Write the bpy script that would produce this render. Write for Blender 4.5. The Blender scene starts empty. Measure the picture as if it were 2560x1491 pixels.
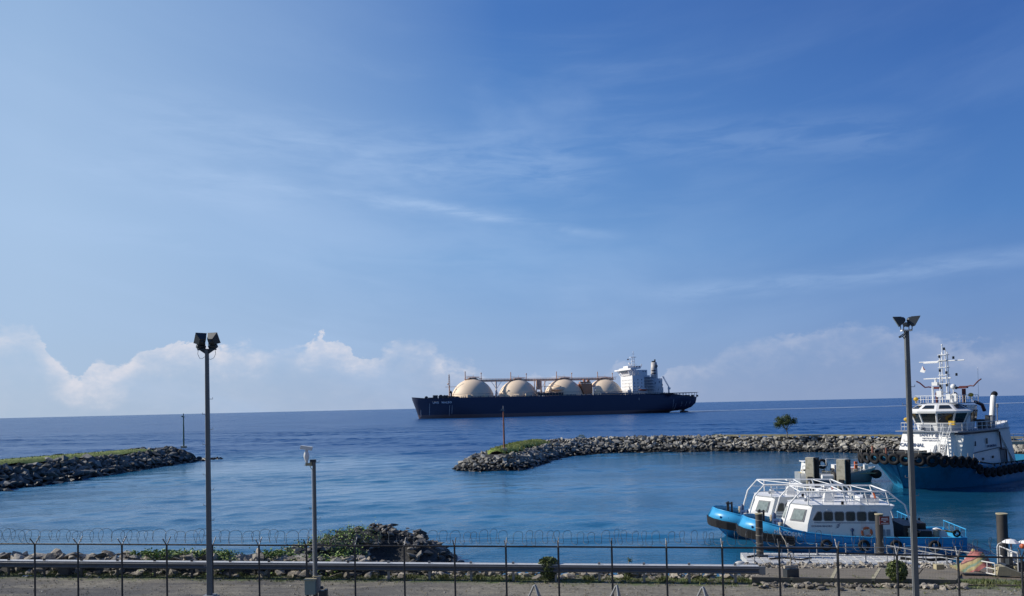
import bpy, bmesh, math, random
from math import sin, cos, pi, radians, atan, atan2, sqrt
from mathutils import Vector, Matrix, Euler, noise as mnoise
random.seed(7)
SC = bpy.context.scene
COL = SC.collection

# ------------------------------------------------------------------ camera
CAM_H = 11.0; FPX = 1923.0; PCX = 1280.0; PCY = 960.0
PITCH = atan(53 / FPX); ROLL = atan(57 / 2560.0)
cd = bpy.data.cameras.new('camera'); cam = bpy.data.objects.new('camera', cd); COL.objects.link(cam)
cd.sensor_width = 36.0; cd.lens = 36.0 * FPX / 2560.0; cd.clip_start = 0.5; cd.clip_end = 20000
cd.shift_y = (PCY - 745.5) / 2560.0
FWD = Vector((0, cos(PITCH), sin(PITCH))); _up = Vector((0, -sin(PITCH), cos(PITCH))); _r = Vector((1, 0, 0))
RIGHT = _r * cos(ROLL) - _up * sin(ROLL); UP = _r * sin(ROLL) + _up * cos(ROLL)
cam.matrix_world = Matrix(((RIGHT.x, UP.x, -FWD.x, 0), (RIGHT.y, UP.y, -FWD.y, 0), (RIGHT.z, UP.z, -FWD.z, CAM_H), (0, 0, 0, 1)))
SC.camera = cam
SC.render.resolution_x = 1024; SC.render.resolution_y = 596

# where a sight line through photograph point (px, py) meets a level / a distance in the place
def ray(px, py): return FWD + RIGHT * ((px - PCX) / FPX) - UP * ((py - PCY) / FPX)
def at_z(px, py, z=0.0):
    d = ray(px, py); return Vector((0, 0, CAM_H)) + d * ((z - CAM_H) / d.z)
def at_Y(px, py, Y):
    d = ray(px, py); return Vector((0, 0, CAM_H)) + d * (Y / d.y)

# ------------------------------------------------------------------ sun and sky
SUN_EL = radians(33); SUN_AZ = radians(-78)          # azimuth from +Y, clockwise positive
sdir = Vector((sin(SUN_AZ) * cos(SUN_EL), cos(SUN_AZ) * cos(SUN_EL), sin(SUN_EL)))
sl = bpy.data.lights.new('sun', 'SUN'); so = bpy.data.objects.new('sun', sl); COL.objects.link(so)
sl.energy = 4.6; sl.angle = radians(0.6); sl.color = (1.0, 0.93, 0.82)
so.rotation_euler = sdir.to_track_quat('Z', 'Y').to_euler(); so.location = (-60, 20, 80)
SC.view_settings.view_transform = 'Standard'; SC.view_settings.look = 'None'
SC.view_settings.exposure = 0.0; SC.view_settings.gamma = 1.0

class NT:
    """small helper that writes node graphs"""
    def __init__(s, tree): s.t = tree; s.n = tree.nodes; s.l = tree.links
    def add(s, typ, **kw):
        nd = s.n.new(typ)
        for k, v in kw.items(): setattr(nd, k, v)
        return nd
    def put(s, sock, v):
        if hasattr(v, 'is_output') or isinstance(v, bpy.types.NodeSocket): s.l.new(v, sock)
        elif v is not None:
            if hasattr(sock, 'default_value'):
                try: sock.default_value = v
                except Exception: sock.default_value = (*v, 1.0)
    def m(s, op, a, b=None, c=None, clamp=False):
        nd = s.n.new('ShaderNodeMath'); nd.operation = op; nd.use_clamp = clamp
        s.put(nd.inputs[0], a); s.put(nd.inputs[1], b); s.put(nd.inputs[2], c); return nd.outputs[0]
    def mr(s, v, a, b, c=0.0, d=1.0, smooth=True):
        nd = s.n.new('ShaderNodeMapRange'); nd.interpolation_type = 'SMOOTHSTEP' if smooth else 'LINEAR'
        s.put(nd.inputs[0], v); s.put(nd.inputs[1], a); s.put(nd.inputs[2], b); s.put(nd.inputs[3], c); s.put(nd.inputs[4], d)
        return nd.outputs[0]
    def comb(s, x, y, z=0.0):
        nd = s.n.new('ShaderNodeCombineXYZ'); s.put(nd.inputs[0], x); s.put(nd.inputs[1], y); s.put(nd.inputs[2], z); return nd.outputs[0]
    def noise(s, vec, scale, detail=4, rough=0.5, dist=0.0, typ='FBM', color=False):
        nd = s.n.new('ShaderNodeTexNoise'); nd.noise_type = typ
        s.put(nd.inputs['Vector'], vec); s.put(nd.inputs['Scale'], scale); s.put(nd.inputs['Detail'], detail)
        s.put(nd.inputs['Roughness'], rough); s.put(nd.inputs['Distortion'], dist)
        return nd.outputs['Color' if color else 'Fac']
    def mix(s, f, a, b, blend='MIX'):
        nd = s.n.new('ShaderNodeMix'); nd.data_type = 'RGBA'; nd.blend_type = blend
        s.put(nd.inputs[0], f); s.put(nd.inputs[6], a if not isinstance(a, tuple) else (*a[:3], 1)); s.put(nd.inputs[7], b if not isinstance(b, tuple) else (*b[:3], 1))
        return nd.outputs[2]
    def ramp(s, f, pts, interp='LINEAR'):
        nd = s.n.new('ShaderNodeValToRGB'); cr = nd.color_ramp; cr.interpolation = interp
        while len(cr.elements) < len(pts): cr.elements.new(0.5)
        for e, (p, c) in zip(cr.elements, pts):
            e.position = p; e.color = (*c[:3], 1) if isinstance(c, tuple) else (c, c, c, 1)
        s.put(nd.inputs[0], f); return nd.outputs[0]
    def curve(s, f, pts):
        nd = s.n.new('ShaderNodeFloatCurve'); cv = nd.mapping.curves[0]
        cv.points[0].location = pts[0]; cv.points[-1].location = pts[-1]
        for p in pts[1:-1]: cv.points.new(*p)
        for p in cv.points: p.handle_type = 'AUTO_CLAMPED'
        nd.mapping.update(); s.put(nd.inputs['Value'], f); return nd.outputs[0]

world = bpy.data.worlds.new('World'); SC.world = world; world.use_nodes = True
W = NT(world.node_tree); W.n.clear()
tc = W.add('ShaderNodeTexCoord'); sep = W.add('ShaderNodeSeparateXYZ'); W.l.new(tc.outputs['Generated'], sep.inputs[0])
X, Y, Z = sep.outputs
zc = W.m('MAXIMUM', Z, 0.004)
el = W.m('ARCSINE', Z); az = W.m('ARCTAN2', X, Y)
sky = W.add('ShaderNodeTexSky', sky_type='NISHITA'); sky.sun_disc = False
sky.sun_elevation = SUN_EL; sky.sun_rotation = SUN_AZ; sky.altitude = 0; sky.air_density = 1.0; sky.dust_density = 0.6; sky.ozone_density = 2.2
W.l.new(W.comb(X, Y, zc), sky.inputs[0])
def lin(c): return tuple(((v / 255 + 0.055) / 1.055) ** 2.4 if v > 10 else v / 3294.6 for v in c)
hz = W.m('SQRT', W.m('MAXIMUM', W.m('SUBTRACT', 1.0, W.m('MULTIPLY', Z, Z)), 1e-4))
ca = W.m('DIVIDE', W.m('ADD', W.m('MULTIPLY', X, sin(SUN_AZ)), W.m('MULTIPLY', Y, cos(SUN_AZ))), hz)   # cosine of the angle to the sun's bearing
e2 = W.m('DIVIDE', el, 1.5708, clamp=True)
rampL = W.ramp(e2, [(0.0, lin((172, 189, 215))), (0.06, lin((172, 193, 224))), (0.14, lin((172, 196, 230))), (0.30, lin((150, 179, 220))), (0.5, lin((105, 145, 205))), (1.0, lin((70, 112, 185)))])
rampM = W.ramp(e2, [(0.0, lin((158, 174, 208))), (0.05, lin((148, 174, 215))), (0.12, lin((124, 164, 215))), (0.20, lin((98, 144, 206))), (0.30, lin((74, 120, 190))), (0.5, lin((60, 100, 172))), (1.0, lin((50, 88, 160)))])
rampR = W.ramp(e2, [(0.0, lin((133, 152, 193))), (0.06, lin((112, 144, 197))), (0.13, lin((84, 130, 194))), (0.22, lin((66, 111, 182))), (0.30, lin((56, 96, 168))), (0.6, lin((46, 84, 150))), (1.0, lin((48, 86, 156)))])
grad = W.mix(W.mr(ca, -0.33, 0.21, 0, 1, False), rampR, rampM)
grad = W.mix(W.mr(ca, 0.21, 0.69, 0, 1, False), grad, rampL)
sc_ = W.add('ShaderNodeVectorMath', operation='SCALE'); W.l.new(grad, sc_.inputs[0]); sc_.inputs[3].default_value = 10.0
tn_ = W.add('ShaderNodeVectorMath', operation='MULTIPLY'); W.l.new(sc_.outputs[0], tn_.inputs[0]); tn_.inputs[1].default_value = (0.94, 1.0, 1.0)
base = W.mix(0.05, tn_.outputs[0], sky.outputs[0])
# thin high cloud: broad soft veils and a few long streaks
dz_ = W.m('SUBTRACT', az, 0.12); wv = W.m('SUBTRACT', el, W.m('MULTIPLY', W.m('MULTIPLY', dz_, dz_), 0.26))
n1 = W.noise(W.comb(W.m('MULTIPLY', az, 1.7), W.m('MULTIPLY', wv, 5.0), 3.1), 1.6, 6, 0.55, 0.25)
n2 = W.noise(W.comb(W.m('MULTIPLY', az, 1.6), W.m('MULTIPLY', wv, 15.0), 6.2), 1.5, 8, 0.6, 0.25)
n3 = W.noise(W.comb(az, el, 1.7), 2.6, 4, 0.5, 0.5)
cir = W.m('ADD', W.m('MULTIPLY', W.mr(n1, 0.42, 0.72), 0.60), W.m('MULTIPLY', W.mr(n2, 0.48, 0.80), W.mr(n3, 0.38, 0.62, 0.05, 0.65)))
hi_ = W.mr(el, 0.50, 0.34, 0.15, 1.0)
lft = W.m('MULTIPLY', W.mr(az, 0.0, 0.35, 1.0, 0.30), W.mr(az, -0.45, -0.25, 0.55, 1.0))
cir = W.m('MULTIPLY', W.m('MULTIPLY', W.m('MULTIPLY', cir, lft), hi_), 0.62)
# the long streaks that stand out, each following its own line across the sky
fine = W.mr(W.noise(W.comb(W.m('MULTIPLY', az, 5.0), W.m('MULTIPLY', el, 26.0), 2.2), 2.2, 7, 0.6, 0.4), 0.30, 0.68, 0.10, 1.0)
def streak(p, q, w, amt, soft=0.07):
    d0 = ray(*p).normalized(); d1 = ray(*q).normalized(); a0, e0, a1, e1 = atan2(d0.x, d0.y), math.asin(d0.z), atan2(d1.x, d1.y), math.asin(d1.z)
    k = (e1 - e0) / (a1 - a0); dd = W.m('ABSOLUTE', W.m('SUBTRACT', el, W.m('ADD', W.m('MULTIPLY', az, k), e0 - k * a0)))
    win = W.m('MULTIPLY', W.mr(az, a0 - soft, a0 + soft), W.mr(az, a1 + soft, a1 - soft))
    return W.m('MULTIPLY', W.m('MULTIPLY', W.m('MULTIPLY', W.mr(dd, w, 0.0), win), fine), amt)
cir = W.m('MULTIPLY', cir, 0.75)
for p_, q_, w_, am in (((1020, 505), (1480, 582), 0.010, 0.42), ((560, 440), (1250, 540), 0.016, 0.30), ((300, 300), (1500, 420), 0.065, 0.30), ((120, 400), (700, 500), 0.036, 0.32), ((1650, 735), (2600, 635), 0.020, 0.30), ((1500, 350), (2300, 330), 0.045, 0.16), ((60, 560), (1500, 640), 0.03, 0.22)):
    cir = W.m('MAXIMUM', cir, streak(p_, q_, w_, am)) if am < 0.25 else W.m('ADD', cir, streak(p_, q_, w_, am), clamp=True)
# cumulus bank low over the horizon; its top height follows azimuth
tops = [(-0.95, .05), (-0.75, .10)]
for px, py in ((0, 806), (70, 800), (105, 862), (150, 905), (215, 940), (240, 908), (275, 925), (320, 905), (345, 868), (400, 850), (455, 838), (500, 842), (560, 868), (640, 865), (720, 858), (775, 858), (800, 834), (835, 838), (865, 870), (890, 882), (940, 872), (975, 850), (1000, 838), (1030, 852), (1060, 852), (1085, 868), (1130, 900), (1200, 925), (1300, 950), (1520, 930), (1548, 880), (1590, 885), (1620, 945), (1710, 905), (1800, 880), (1840, 848), (1900, 842), (1960, 828), (2040, 820), (2150, 812), (2300, 820), (2420, 860), (2560, 850)):
    d = ray(px, py).normalized(); tops.append((atan2(d.x, d.y), math.asin(d.z)))
tops += [(0.85, .09), (0.98, .04)]
top = W.curve(W.m('DIVIDE', W.m('ADD', az, 1.0), 2.0, clamp=True), [((a + 1) / 2, e / 0.2) for a, e in tops])
top = W.m('MULTIPLY', top, 0.2)
cvec = W.comb(W.m('MULTIPLY', az, 1.0), W.m('MULTIPLY', el, 1.5), 0.3)
b1 = W.noise(cvec, 16.0, 9, 0.62, 0.3); b2 = W.noise(cvec, 70.0, 6, 0.6)
bump_ = W.m('ADD', W.m('MULTIPLY', W.m('SUBTRACT', b1, 0.5), 0.075), W.m('MULTIPLY', W.m('SUBTRACT', b2, 0.5), 0.020))
depth = W.m('ADD', W.m('SUBTRACT', top, el), bump_)
edge = W.mr(depth, 0.0, W.mr(W.noise(cvec, 7.0, 3), 0.4, 0.6, 0.004, 0.022))
core = W.mr(depth, 0.0, 0.050, 1.0, 0.12)
patch = W.mr(W.noise(cvec, 9.0, 6, 0.6, 0.3), 0.32, 0.58, 0.30, 1.0)
lump = W.mr(W.noise(cvec, 34.0, 5, 0.6, 0.2), 0.35, 0.68, 0.55, 1.15)
azf = W.mr(az, -0.12, 0.12, 1.0, 0.34)
cum = W.m('MULTIPLY', W.m('MULTIPLY', W.m('MULTIPLY', edge, core), patch), W.m('MULTIPLY', W.m('MULTIPLY', azf, 0.80), lump), clamp=True)
back = W.m('MULTIPLY', W.mr(el, 0.16, 0.0, 0.0, 0.55), azf)
CB = W.add('ShaderNodeValue'); CB.outputs[0].default_value = 1.0
WHITE = (7.6, 7.5, 8.1); VEIL = (4.3, 5.9, 8.5)
out = W.mix(cir, base, VEIL)
out = W.mix(cum, out, WHITE)
dim = W.mr(Y, 0.15, -0.5, 1.0, 0.62)
sc2 = W.add('ShaderNodeVectorMath', operation='SCALE'); W.l.new(out, sc2.inputs[0]); W.l.new(dim, sc2.inputs[3]); out = sc2.outputs[0]
bg = W.add('ShaderNodeBackground'); bg.inputs['Strength'].default_value = 0.1
W.l.new(out, bg.inputs['Color']); wo = W.add('ShaderNodeOutputWorld'); W.l.new(bg.outputs[0], wo.inputs[0])
# ------------------------------------------------------------------ mesh helpers
def V(*a): return Vector(a)
class MB:
    """collects shapes and links them as ONE mesh object"""
    def __init__(s): s.v = []; s.f = []; s.sm = []
    def add(s, vs, fs, smooth=False, M=None):
        o = len(s.v)
        s.v += [(M @ Vector(v)) if M else Vector(v) for v in vs]
        s.f += [tuple(i + o for i in f) for f in fs]; s.sm += [smooth] * len(fs); return s
    def box(s, c, d, M=None, rz=0.0, top=None):
        x, y, z = d[0] / 2, d[1] / 2, d[2] / 2; t = top or (1, 1)
        R = Matrix.Rotation(rz, 3, 'Z') if rz else None
        vs = [Vector((sx * x * (t[0] if sz > 0 else 1), sy * y * (t[1] if sz > 0 else 1), sz * z)) for sz in (-1, 1) for sy in (-1, 1) for sx in (-1, 1)]
        vs = [(R @ v if R else v) + Vector(c) for v in vs]
        return s.add(vs, [(0, 2, 3, 1), (4, 5, 7, 6), (0, 1, 5, 4), (2, 6, 7, 3), (0, 4, 6, 2), (1, 3, 7, 5)], False, M)
    def tube(s, a, b, r, n=8, r2=None, cap=True, M=None):
        a = Vector(a); b = Vector(b); d = (b - a); q = d.to_track_quat('Z', 'Y'); r2 = r if r2 is None else r2
        vs = []
        for p, rr in ((a, r), (b, r2)):
            for i in range(n): vs.append(p + q @ Vector((rr * cos(2 * pi * i / n), rr * sin(2 * pi * i / n), 0)))
        fs = [(i, (i + 1) % n, n + (i + 1) % n, n + i) for i in range(n)]
        s.add(vs, fs, n > 6, M)
        if cap: s.add(vs, [tuple(range(n))[::-1], tuple(range(n, 2 * n))], False, M)
        return s
    def poly(s, pts, r, n=8, closed=False, M=None):
        pts = [Vector(p) for p in pts]; N = len(pts); rings = []
        up = None
        for i, p in enumerate(pts):
            if closed: t = (pts[(i + 1) % N] - pts[i - 1])
            else: t = (pts[min(i + 1, N - 1)] - pts[max(i - 1, 0)])
            t.normalize()
            if up is None: up = t.orthogonal().normalized()
            up = (up - t * up.dot(t)); up = up.normalized() if up.length > 1e-5 else t.orthogonal().normalized()
            w = t.cross(up)
            rings.append([p + (up * cos(2 * pi * k / n) + w * sin(2 * pi * k / n)) * r for k in range(n)])
        vs = [v for ring in rings for v in ring]; fs = []
        for i in range(N if closed else N - 1):
            j = (i + 1) % N
            for k in range(n): fs.append((i * n + k, i * n + (k + 1) % n, j * n + (k + 1) % n, j * n + k))
        s.add(vs, fs, n > 4, M)
        if not closed: s.add(vs, [tuple(range(n))[::-1], tuple(range((N - 1) * n, N * n))], False, M)
        return s
    def lathe(s, prof, c=(0, 0, 0), n=24, smooth=True, M=None, a0=0.0, a1=2 * pi):
        full = abs(a1 - a0 - 2 * pi) < 1e-6; m = n if full else n + 1
        vs = [Vector(c) + Vector((r * cos(a0 + (a1 - a0) * i / n), r * sin(a0 + (a1 - a0) * i / n), z)) for r, z in prof for i in range(m)]
        fs = []
        for j in range(len(prof) - 1):
            for i in range(n):
                k = (i + 1) % m; fs.append((j * m + i, j * m + k, (j + 1) * m + k, (j + 1) * m + i))
        return s.add(vs, fs, smooth, M)
    def torus(s, c, R, r, axis=(0, 1, 0), n=20, k=8, M=None, sq=1.0):
        q = Vector(axis).to_track_quat('Z', 'Y'); vs = []; fs = []
        for i in range(n):
            a = 2 * pi * i / n
            for j in range(k):
                b = 2 * pi * j / k
                vs.append(Vector(c) + q @ Vector(((R + r * cos(b)) * cos(a), (R + r * cos(b)) * sin(a), r * sq * sin(b))))
        for i in range(n):
            for j in range(k): fs.append((i * k + j, ((i + 1) % n) * k + j, ((i + 1) % n) * k + (j + 1) % k, i * k + (j + 1) % k))
        return s.add(vs, fs, True, M)
    def prism(s, poly, z0, z1, M=None):
        n = len(poly); vs = [Vector((x, y, z0)) for x, y in poly] + [Vector((x, y, z1)) for x, y in poly]
        fs = [tuple(range(n))[::-1], tuple(range(n, 2 * n))] + [(i, (i + 1) % n, n + (i + 1) % n, n + i) for i in range(n)]
        return s.add(vs, fs, False, M)
    def loft(s, a, b, cap=True, M=None, smooth=False):
        n = len(a); vs = [Vector(p) for p in a] + [Vector(p) for p in b]
        fs = [(i, (i + 1) % n, n + (i + 1) % n, n + i) for i in range(n)]
        s.add(vs, fs, smooth, M)
        if cap: s.add(vs, [tuple(range(n))[::-1], tuple(range(n, 2 * n))], False, M)
        return s
    def plate(s, quad, t, M=None):
        """a panel with real thickness over a 3-D polygon"""
        q = [Vector(p) for p in quad]; nrm = Vector((0, 0, 0))
        for i in range(len(q)):
            nrm += (q[i] - q[0]).cross(q[(i + 1) % len(q)] - q[0])
        nrm.normalize(); return s.loft([p - nrm * t / 2 for p in q], [p + nrm * t / 2 for p in q], True, M)
    def ball(s, c, r, n=12, m=8, sc=(1, 1, 1), M=None):
        vs = [Vector(c) + Vector((0, 0, r * sc[2]))]
        for j in range(1, m):
            for i in range(n):
                t = pi * j / m; a = 2 * pi * i / n
                vs.append(Vector(c) + Vector((r * sc[0] * sin(t) * cos(a), r * sc[1] * sin(t) * sin(a), r * sc[2] * cos(t))))
        vs.append(Vector(c) - Vector((0, 0, r * sc[2]))); L = len(vs) - 1
        fs = [(0, 1 + i, 1 + (i + 1) % n) for i in range(n)]
        for j in range(m - 2):
            for i in range(n):
                a = 1 + j * n + i; b = 1 + j * n + (i + 1) % n; fs.append((a, a + n, b + n, b))
        fs += [(L, 1 + (m - 2) * n + (i + 1) % n, 1 + (m - 2) * n + i) for i in range(n)]
        return s.add(vs, fs, True, M)
    def build(s, name, mat, parent=None, bevel=0.0, loc=None, tint=None):
        me = bpy.data.meshes.new(name); me.from_pydata([tuple(v) for v in s.v], [], s.f)
        me.polygons.foreach_set('use_smooth', s.sm); me.update()
        bm = bmesh.new(); bm.from_mesh(me); bmesh.ops.recalc_face_normals(bm, faces=bm.faces); bm.to_mesh(me); bm.free()
        if tint is not None:
            at = me.attributes.new('tint', 'FLOAT', 'FACE'); at.data.foreach_set('value', tint)
        if mat is not None: me.materials.append(mat)
        o = bpy.data.objects.new(name, me); COL.objects.link(o)
        if parent is not None: o.parent = parent
        if loc is not None: o.location = loc
        if bevel:
            md = o.modifiers.new('edge', 'BEVEL'); md.width = bevel; md.segments = 2; md.limit_method = 'ANGLE'; md.angle_limit = radians(40)
        return o

def tag(o, label=None, cat=None, group=None, kind=None):
    if label: o['label'] = label
    if cat: o['category'] = cat
    if group: o['group'] = group
    if kind: o['kind'] = kind
    return o
def empty(name, loc, rz=0.0, label=None, cat=None, group=None):
    o = bpy.data.objects.new(name, None); COL.objects.link(o); o.location = loc; o.rotation_euler = (0, 0, rz); o.empty_display_size = 0.3
    return tag(o, label, cat, group)
def copy_tree(o, parent=None):
    kids = [c for c in bpy.data.objects if c.parent == o]
    c = o.copy(); COL.objects.link(c); c.parent = parent
    for k in kids: copy_tree(k, c)
    return c
def text(name, s, size, M, mat, parent=None, ext=0.01, font_space=1.0, shear=0.0):
    cu = bpy.data.curves.new(name, 'FONT'); cu.body = s; cu.size = size; cu.extrude = ext; cu.space_character = font_space; cu.resolution_u = 2; cu.shear = shear
    cu.offset = size * 0.02
    t = bpy.data.objects.new('tmp', cu); COL.objects.link(t)
    dg = bpy.context.evaluated_depsgraph_get(); me = bpy.data.meshes.new_from_object(t.evaluated_get(dg))
    bpy.data.objects.remove(t); bpy.data.curves.remove(cu); me.name = name
    me.transform(M); me.materials.clear(); me.materials.append(mat)
    o = bpy.data.objects.new(name, me); COL.objects.link(o)
    if parent is not None: o.parent = parent
    return o
def frame_on(p, xdir, up=(0, 0, 1)):
    """matrix whose X runs along xdir, Y along up, Z out of the surface"""
    x = Vector(xdir).normalized(); u = Vector(up); u = (u - x * u.dot(x)).normalized(); n = x.cross(u)
    return Matrix(((x.x, u.x, n.x, p[0]), (x.y, u.y, n.y, p[1]), (x.z, u.z, n.z, p[2]), (0, 0, 0, 1)))

# ------------------------------------------------------------------ materials
def pmat(name, col, rough=0.5, metal=0.0, var=0.12, scale=3.0, col2=None, amt=0.5, bump=0.0, bscale=20.0, streak=False, spec=0.5, coat=0.0, th=(0.45, 0.75)):
    m = bpy.data.materials.new(name); m.use_nodes = True; T = NT(m.node_tree); b = T.n['Principled BSDF']
    tc = T.add('ShaderNodeTexCoord'); vec = tc.outputs['Object']
    if streak:
        mp = T.add('ShaderNodeMapping'); mp.inputs['Scale'].default_value = (1, 1, 0.12); T.l.new(vec, mp.inputs[0]); svec = mp.outputs[0]
    else: svec = vec
    n = T.noise(vec, scale, 5, 0.6)
    c = T.mix(n, tuple(max(0, x * (1 - var)) for x in col), tuple(min(1, x * (1 + var)) for x in col))
    if col2:
        n2 = T.noise(svec, scale * 1.7, 6, 0.65); c = T.mix(T.m('MULTIPLY', T.mr(n2, th[0], th[1]), amt), c, col2)
    T.l.new(c, b.inputs['Base Color']); b.inputs['Metallic'].default_value = metal
    T.l.new(T.mr(T.noise(vec, scale * 2, 3, 0.5), 0.2, 0.8, max(0.03, rough - 0.1), min(1, rough + 0.1), False), b.inputs['Roughness'])
    b.inputs['Specular IOR Level'].default_value = spec; b.inputs['Coat Weight'].default_value = coat
    if bump:
        bp = T.add('ShaderNodeBump'); bp.inputs['Strength'].default_value = bump; bp.inputs['Distance'].default_value = 0.05
        T.l.new(T.noise(vec, bscale, 5, 0.6), bp.inputs['Height']); T.l.new(bp.outputs[0], b.inputs['Normal'])
    return m
def rockmat(name, dark, light, wet=True, moss=0.0):
    m = bpy.data.materials.new(name); m.use_nodes = True; T = NT(m.node_tree); b = T.n['Principled BSDF']
    g = T.add('ShaderNodeNewGeometry'); at = T.add('ShaderNodeAttribute', attribute_name='tint')
    n = T.noise(g.outputs['Position'], 2.2, 6, 0.65)
    f = T.m('ADD', T.m('MULTIPLY', at.outputs['Fac'], 0.75), T.m('MULTIPLY', T.m('SUBTRACT', n, 0.4), 0.9), clamp=True)
    c = T.ramp(f, [(0.0, dark), (0.55, tuple((a + q) / 2 for a, q in zip(dark, light))), (1.0, light)])
    if moss: c = T.mix(T.m('MULTIPLY', T.mr(T.noise(g.outputs['Position'], 0.35, 5, 0.6), 0.5, 0.7), moss), c, (0.06, 0.085, 0.025))
    if wet:
        sp = T.add('ShaderNodeSeparateXYZ'); T.l.new(g.outputs['Position'], sp.inputs[0])
        w = T.mr(T.m('ADD', sp.outputs[2], T.m('MULTIPLY', n, 0.5)), 1.45, 0.75)
        c = T.mix(w, c, (0.022, 0.022, 0.020)); T.l.new(T.m('SUBTRACT', 0.85, T.m('MULTIPLY', w, 0.4)), b.inputs['Roughness'])
    else: b.inputs['Roughness'].default_value = 0.85
    T.l.new(c, b.inputs['Base Color'])
    bp = T.add('ShaderNodeBump'); bp.inputs['Strength'].default_value = 0.6; bp.inputs['Distance'].default_value = 0.12
    T.l.new(T.noise(g.outputs['Position'], 5.0, 6, 0.7), bp.inputs['Height']); T.l.new(bp.outputs[0], b.inputs['Normal'])
    return m
def leafmat(name, a, b_, c_):
    m = bpy.data.materials.new(name); m.use_nodes = True; T = NT(m.node_tree); b = T.n['Principled BSDF']
    at = T.add('ShaderNodeAttribute', attribute_name='tint')
    T.l.new(T.ramp(at.outputs['Fac'], [(0, a), (0.55, b_), (1, c_)]), b.inputs['Base Color'])
    b.inputs['Roughness'].default_value = 0.55; b.inputs['Subsurface Weight'].default_value = 0.0
    b.inputs['Transmission Weight'].default_value = 0.0
    return m
M_ = {}
M_['steel'] = pmat('galvanised_steel', (0.30, 0.31, 0.32), 0.55, 0.35, 0.2, 2.0, (0.16, 0.15, 0.14), 0.4, streak=True)
M_['beamface'] = pmat('shaded_barrier_steel', (0.13, 0.14, 0.16), 0.6, 0.3, 0.2, 2.0, (0.09, 0.085, 0.08), 0.5)  # barrier face: its shade is put into a darker steel colour
M_['bright'] = pmat('galvanised_and_sunlit_flange', (0.62, 0.62, 0.60), 0.5, 0.1, 0.12, 3.0, (0.4, 0.38, 0.36), 0.4)
M_['pole'] = pmat('weathered_pole', (0.15, 0.16, 0.165), 0.6, 0.1, 0.2, 3.0, (0.14, 0.15, 0.15), 0.6, bump=0.3, bscale=12)
M_['post'] = pmat('fence_post_paint', (0.05, 0.053, 0.06), 0.5, 0.3, 0.2, 3.0, (0.12, 0.115, 0.11), 0.35)
M_['wire'] = pmat('wire', (0.09, 0.10, 0.11), 0.45, 0.6, 0.2, 8.0)
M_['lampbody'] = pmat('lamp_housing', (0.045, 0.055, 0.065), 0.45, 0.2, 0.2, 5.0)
M_['glass'] = pmat('lamp_glass', (0.20, 0.25, 0.26), 0.45, 0.0, 0.1, 2.0)
M_['win'] = pmat('window_glass', (0.018, 0.024, 0.028), 0.06, 0.0, 0.5, 1.5, spec=0.7)
M_['curtain'] = pmat('curtained_glass', (0.07, 0.075, 0.07), 0.15, 0.0, 0.6, 9.0)
M_['frame'] = pmat('window_rubber', (0.17, 0.18, 0.20), 0.5)
M_['white'] = pmat('white_paint', (0.80, 0.80, 0.78), 0.42, 0, 0.05, 0.8, (0.46, 0.36, 0.26), 0.38, streak=True, th=(0.56, 0.78))
M_['whitepipe'] = pmat('white_pipe_paint', (0.82, 0.82, 0.80), 0.4, 0, 0.04)
M_['cyan'] = pmat('boat_blue_paint', (0.045, 0.36, 0.68), 0.38, 0, 0.06, 0.9, (0.03, 0.24, 0.44), 0.3, streak=True)
M_['tugblue'] = pmat('tug_blue_paint', (0.018, 0.22, 0.42), 0.42, 0, 0.15, 0.5, (0.02, 0.07, 0.12), 0.5, streak=True, bump=0.2, bscale=1.2)
M_['rubber'] = pmat('rubber', (0.014, 0.014, 0.016), 0.75, 0, 0.3, 4.0, (0.04, 0.04, 0.038), 0.5, spec=0.3)
M_['black'] = pmat('black_paint', (0.02, 0.02, 0.022), 0.5)
M_['red'] = pmat('dark_red_paint', (0.20, 0.03, 0.025), 0.5, 0, 0.2, 3.0)
M_['orange'] = pmat('orange_paint', (0.60, 0.14, 0.05), 0.55)
M_['yellow'] = pmat('yellow_paint', (0.60, 0.38, 0.03), 0.5)
M_['rope'] = pmat('rope', (0.45, 0.40, 0.32), 0.9, 0, 0.3, 20)
M_['concrete'] = pmat('stained_concrete', (0.50, 0.46, 0.36), 0.9, 0, 0.2, 1.5, (0.22, 0.20, 0.11), 0.7, bump=0.5, bscale=8)
M_['slab'] = pmat('slab_concrete', (0.20, 0.17, 0.125), 0.9, 0, 0.2, 0.8, (0.11, 0.09, 0.07), 0.7, bump=0.3, bscale=10)
M_['cream'] = pmat('cream_concrete', (0.44, 0.39, 0.25), 0.9, 0, 0.15, 2.0, (0.25, 0.2, 0.12), 0.5)
M_['pilepaint'] = pmat('pile_dark_sleeve', (0.045, 0.042, 0.040), 0.7, 0, 0.3, 2.0, (0.10, 0.085, 0.07), 0.6, streak=True)
M_['cabinet'] = pmat('cabinet_paint', (0.23, 0.30, 0.27), 0.5, 0, 0.08, 2.0)
M_['rust'] = pmat('rusted_steel', (0.28, 0.10, 0.06), 0.8, 0, 0.3, 3.0, (0.12, 0.09, 0.09), 0.6)
M_['navtxt'] = pmat('lettering_white', (0.75, 0.77, 0.80), 0.6)
M_['navybl'] = pmat('lettering_blue', (0.02, 0.06, 0.16), 0.6)
M_['green'] = pmat('green_mast_paint', (0.03, 0.10, 0.07), 0.5)

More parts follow.
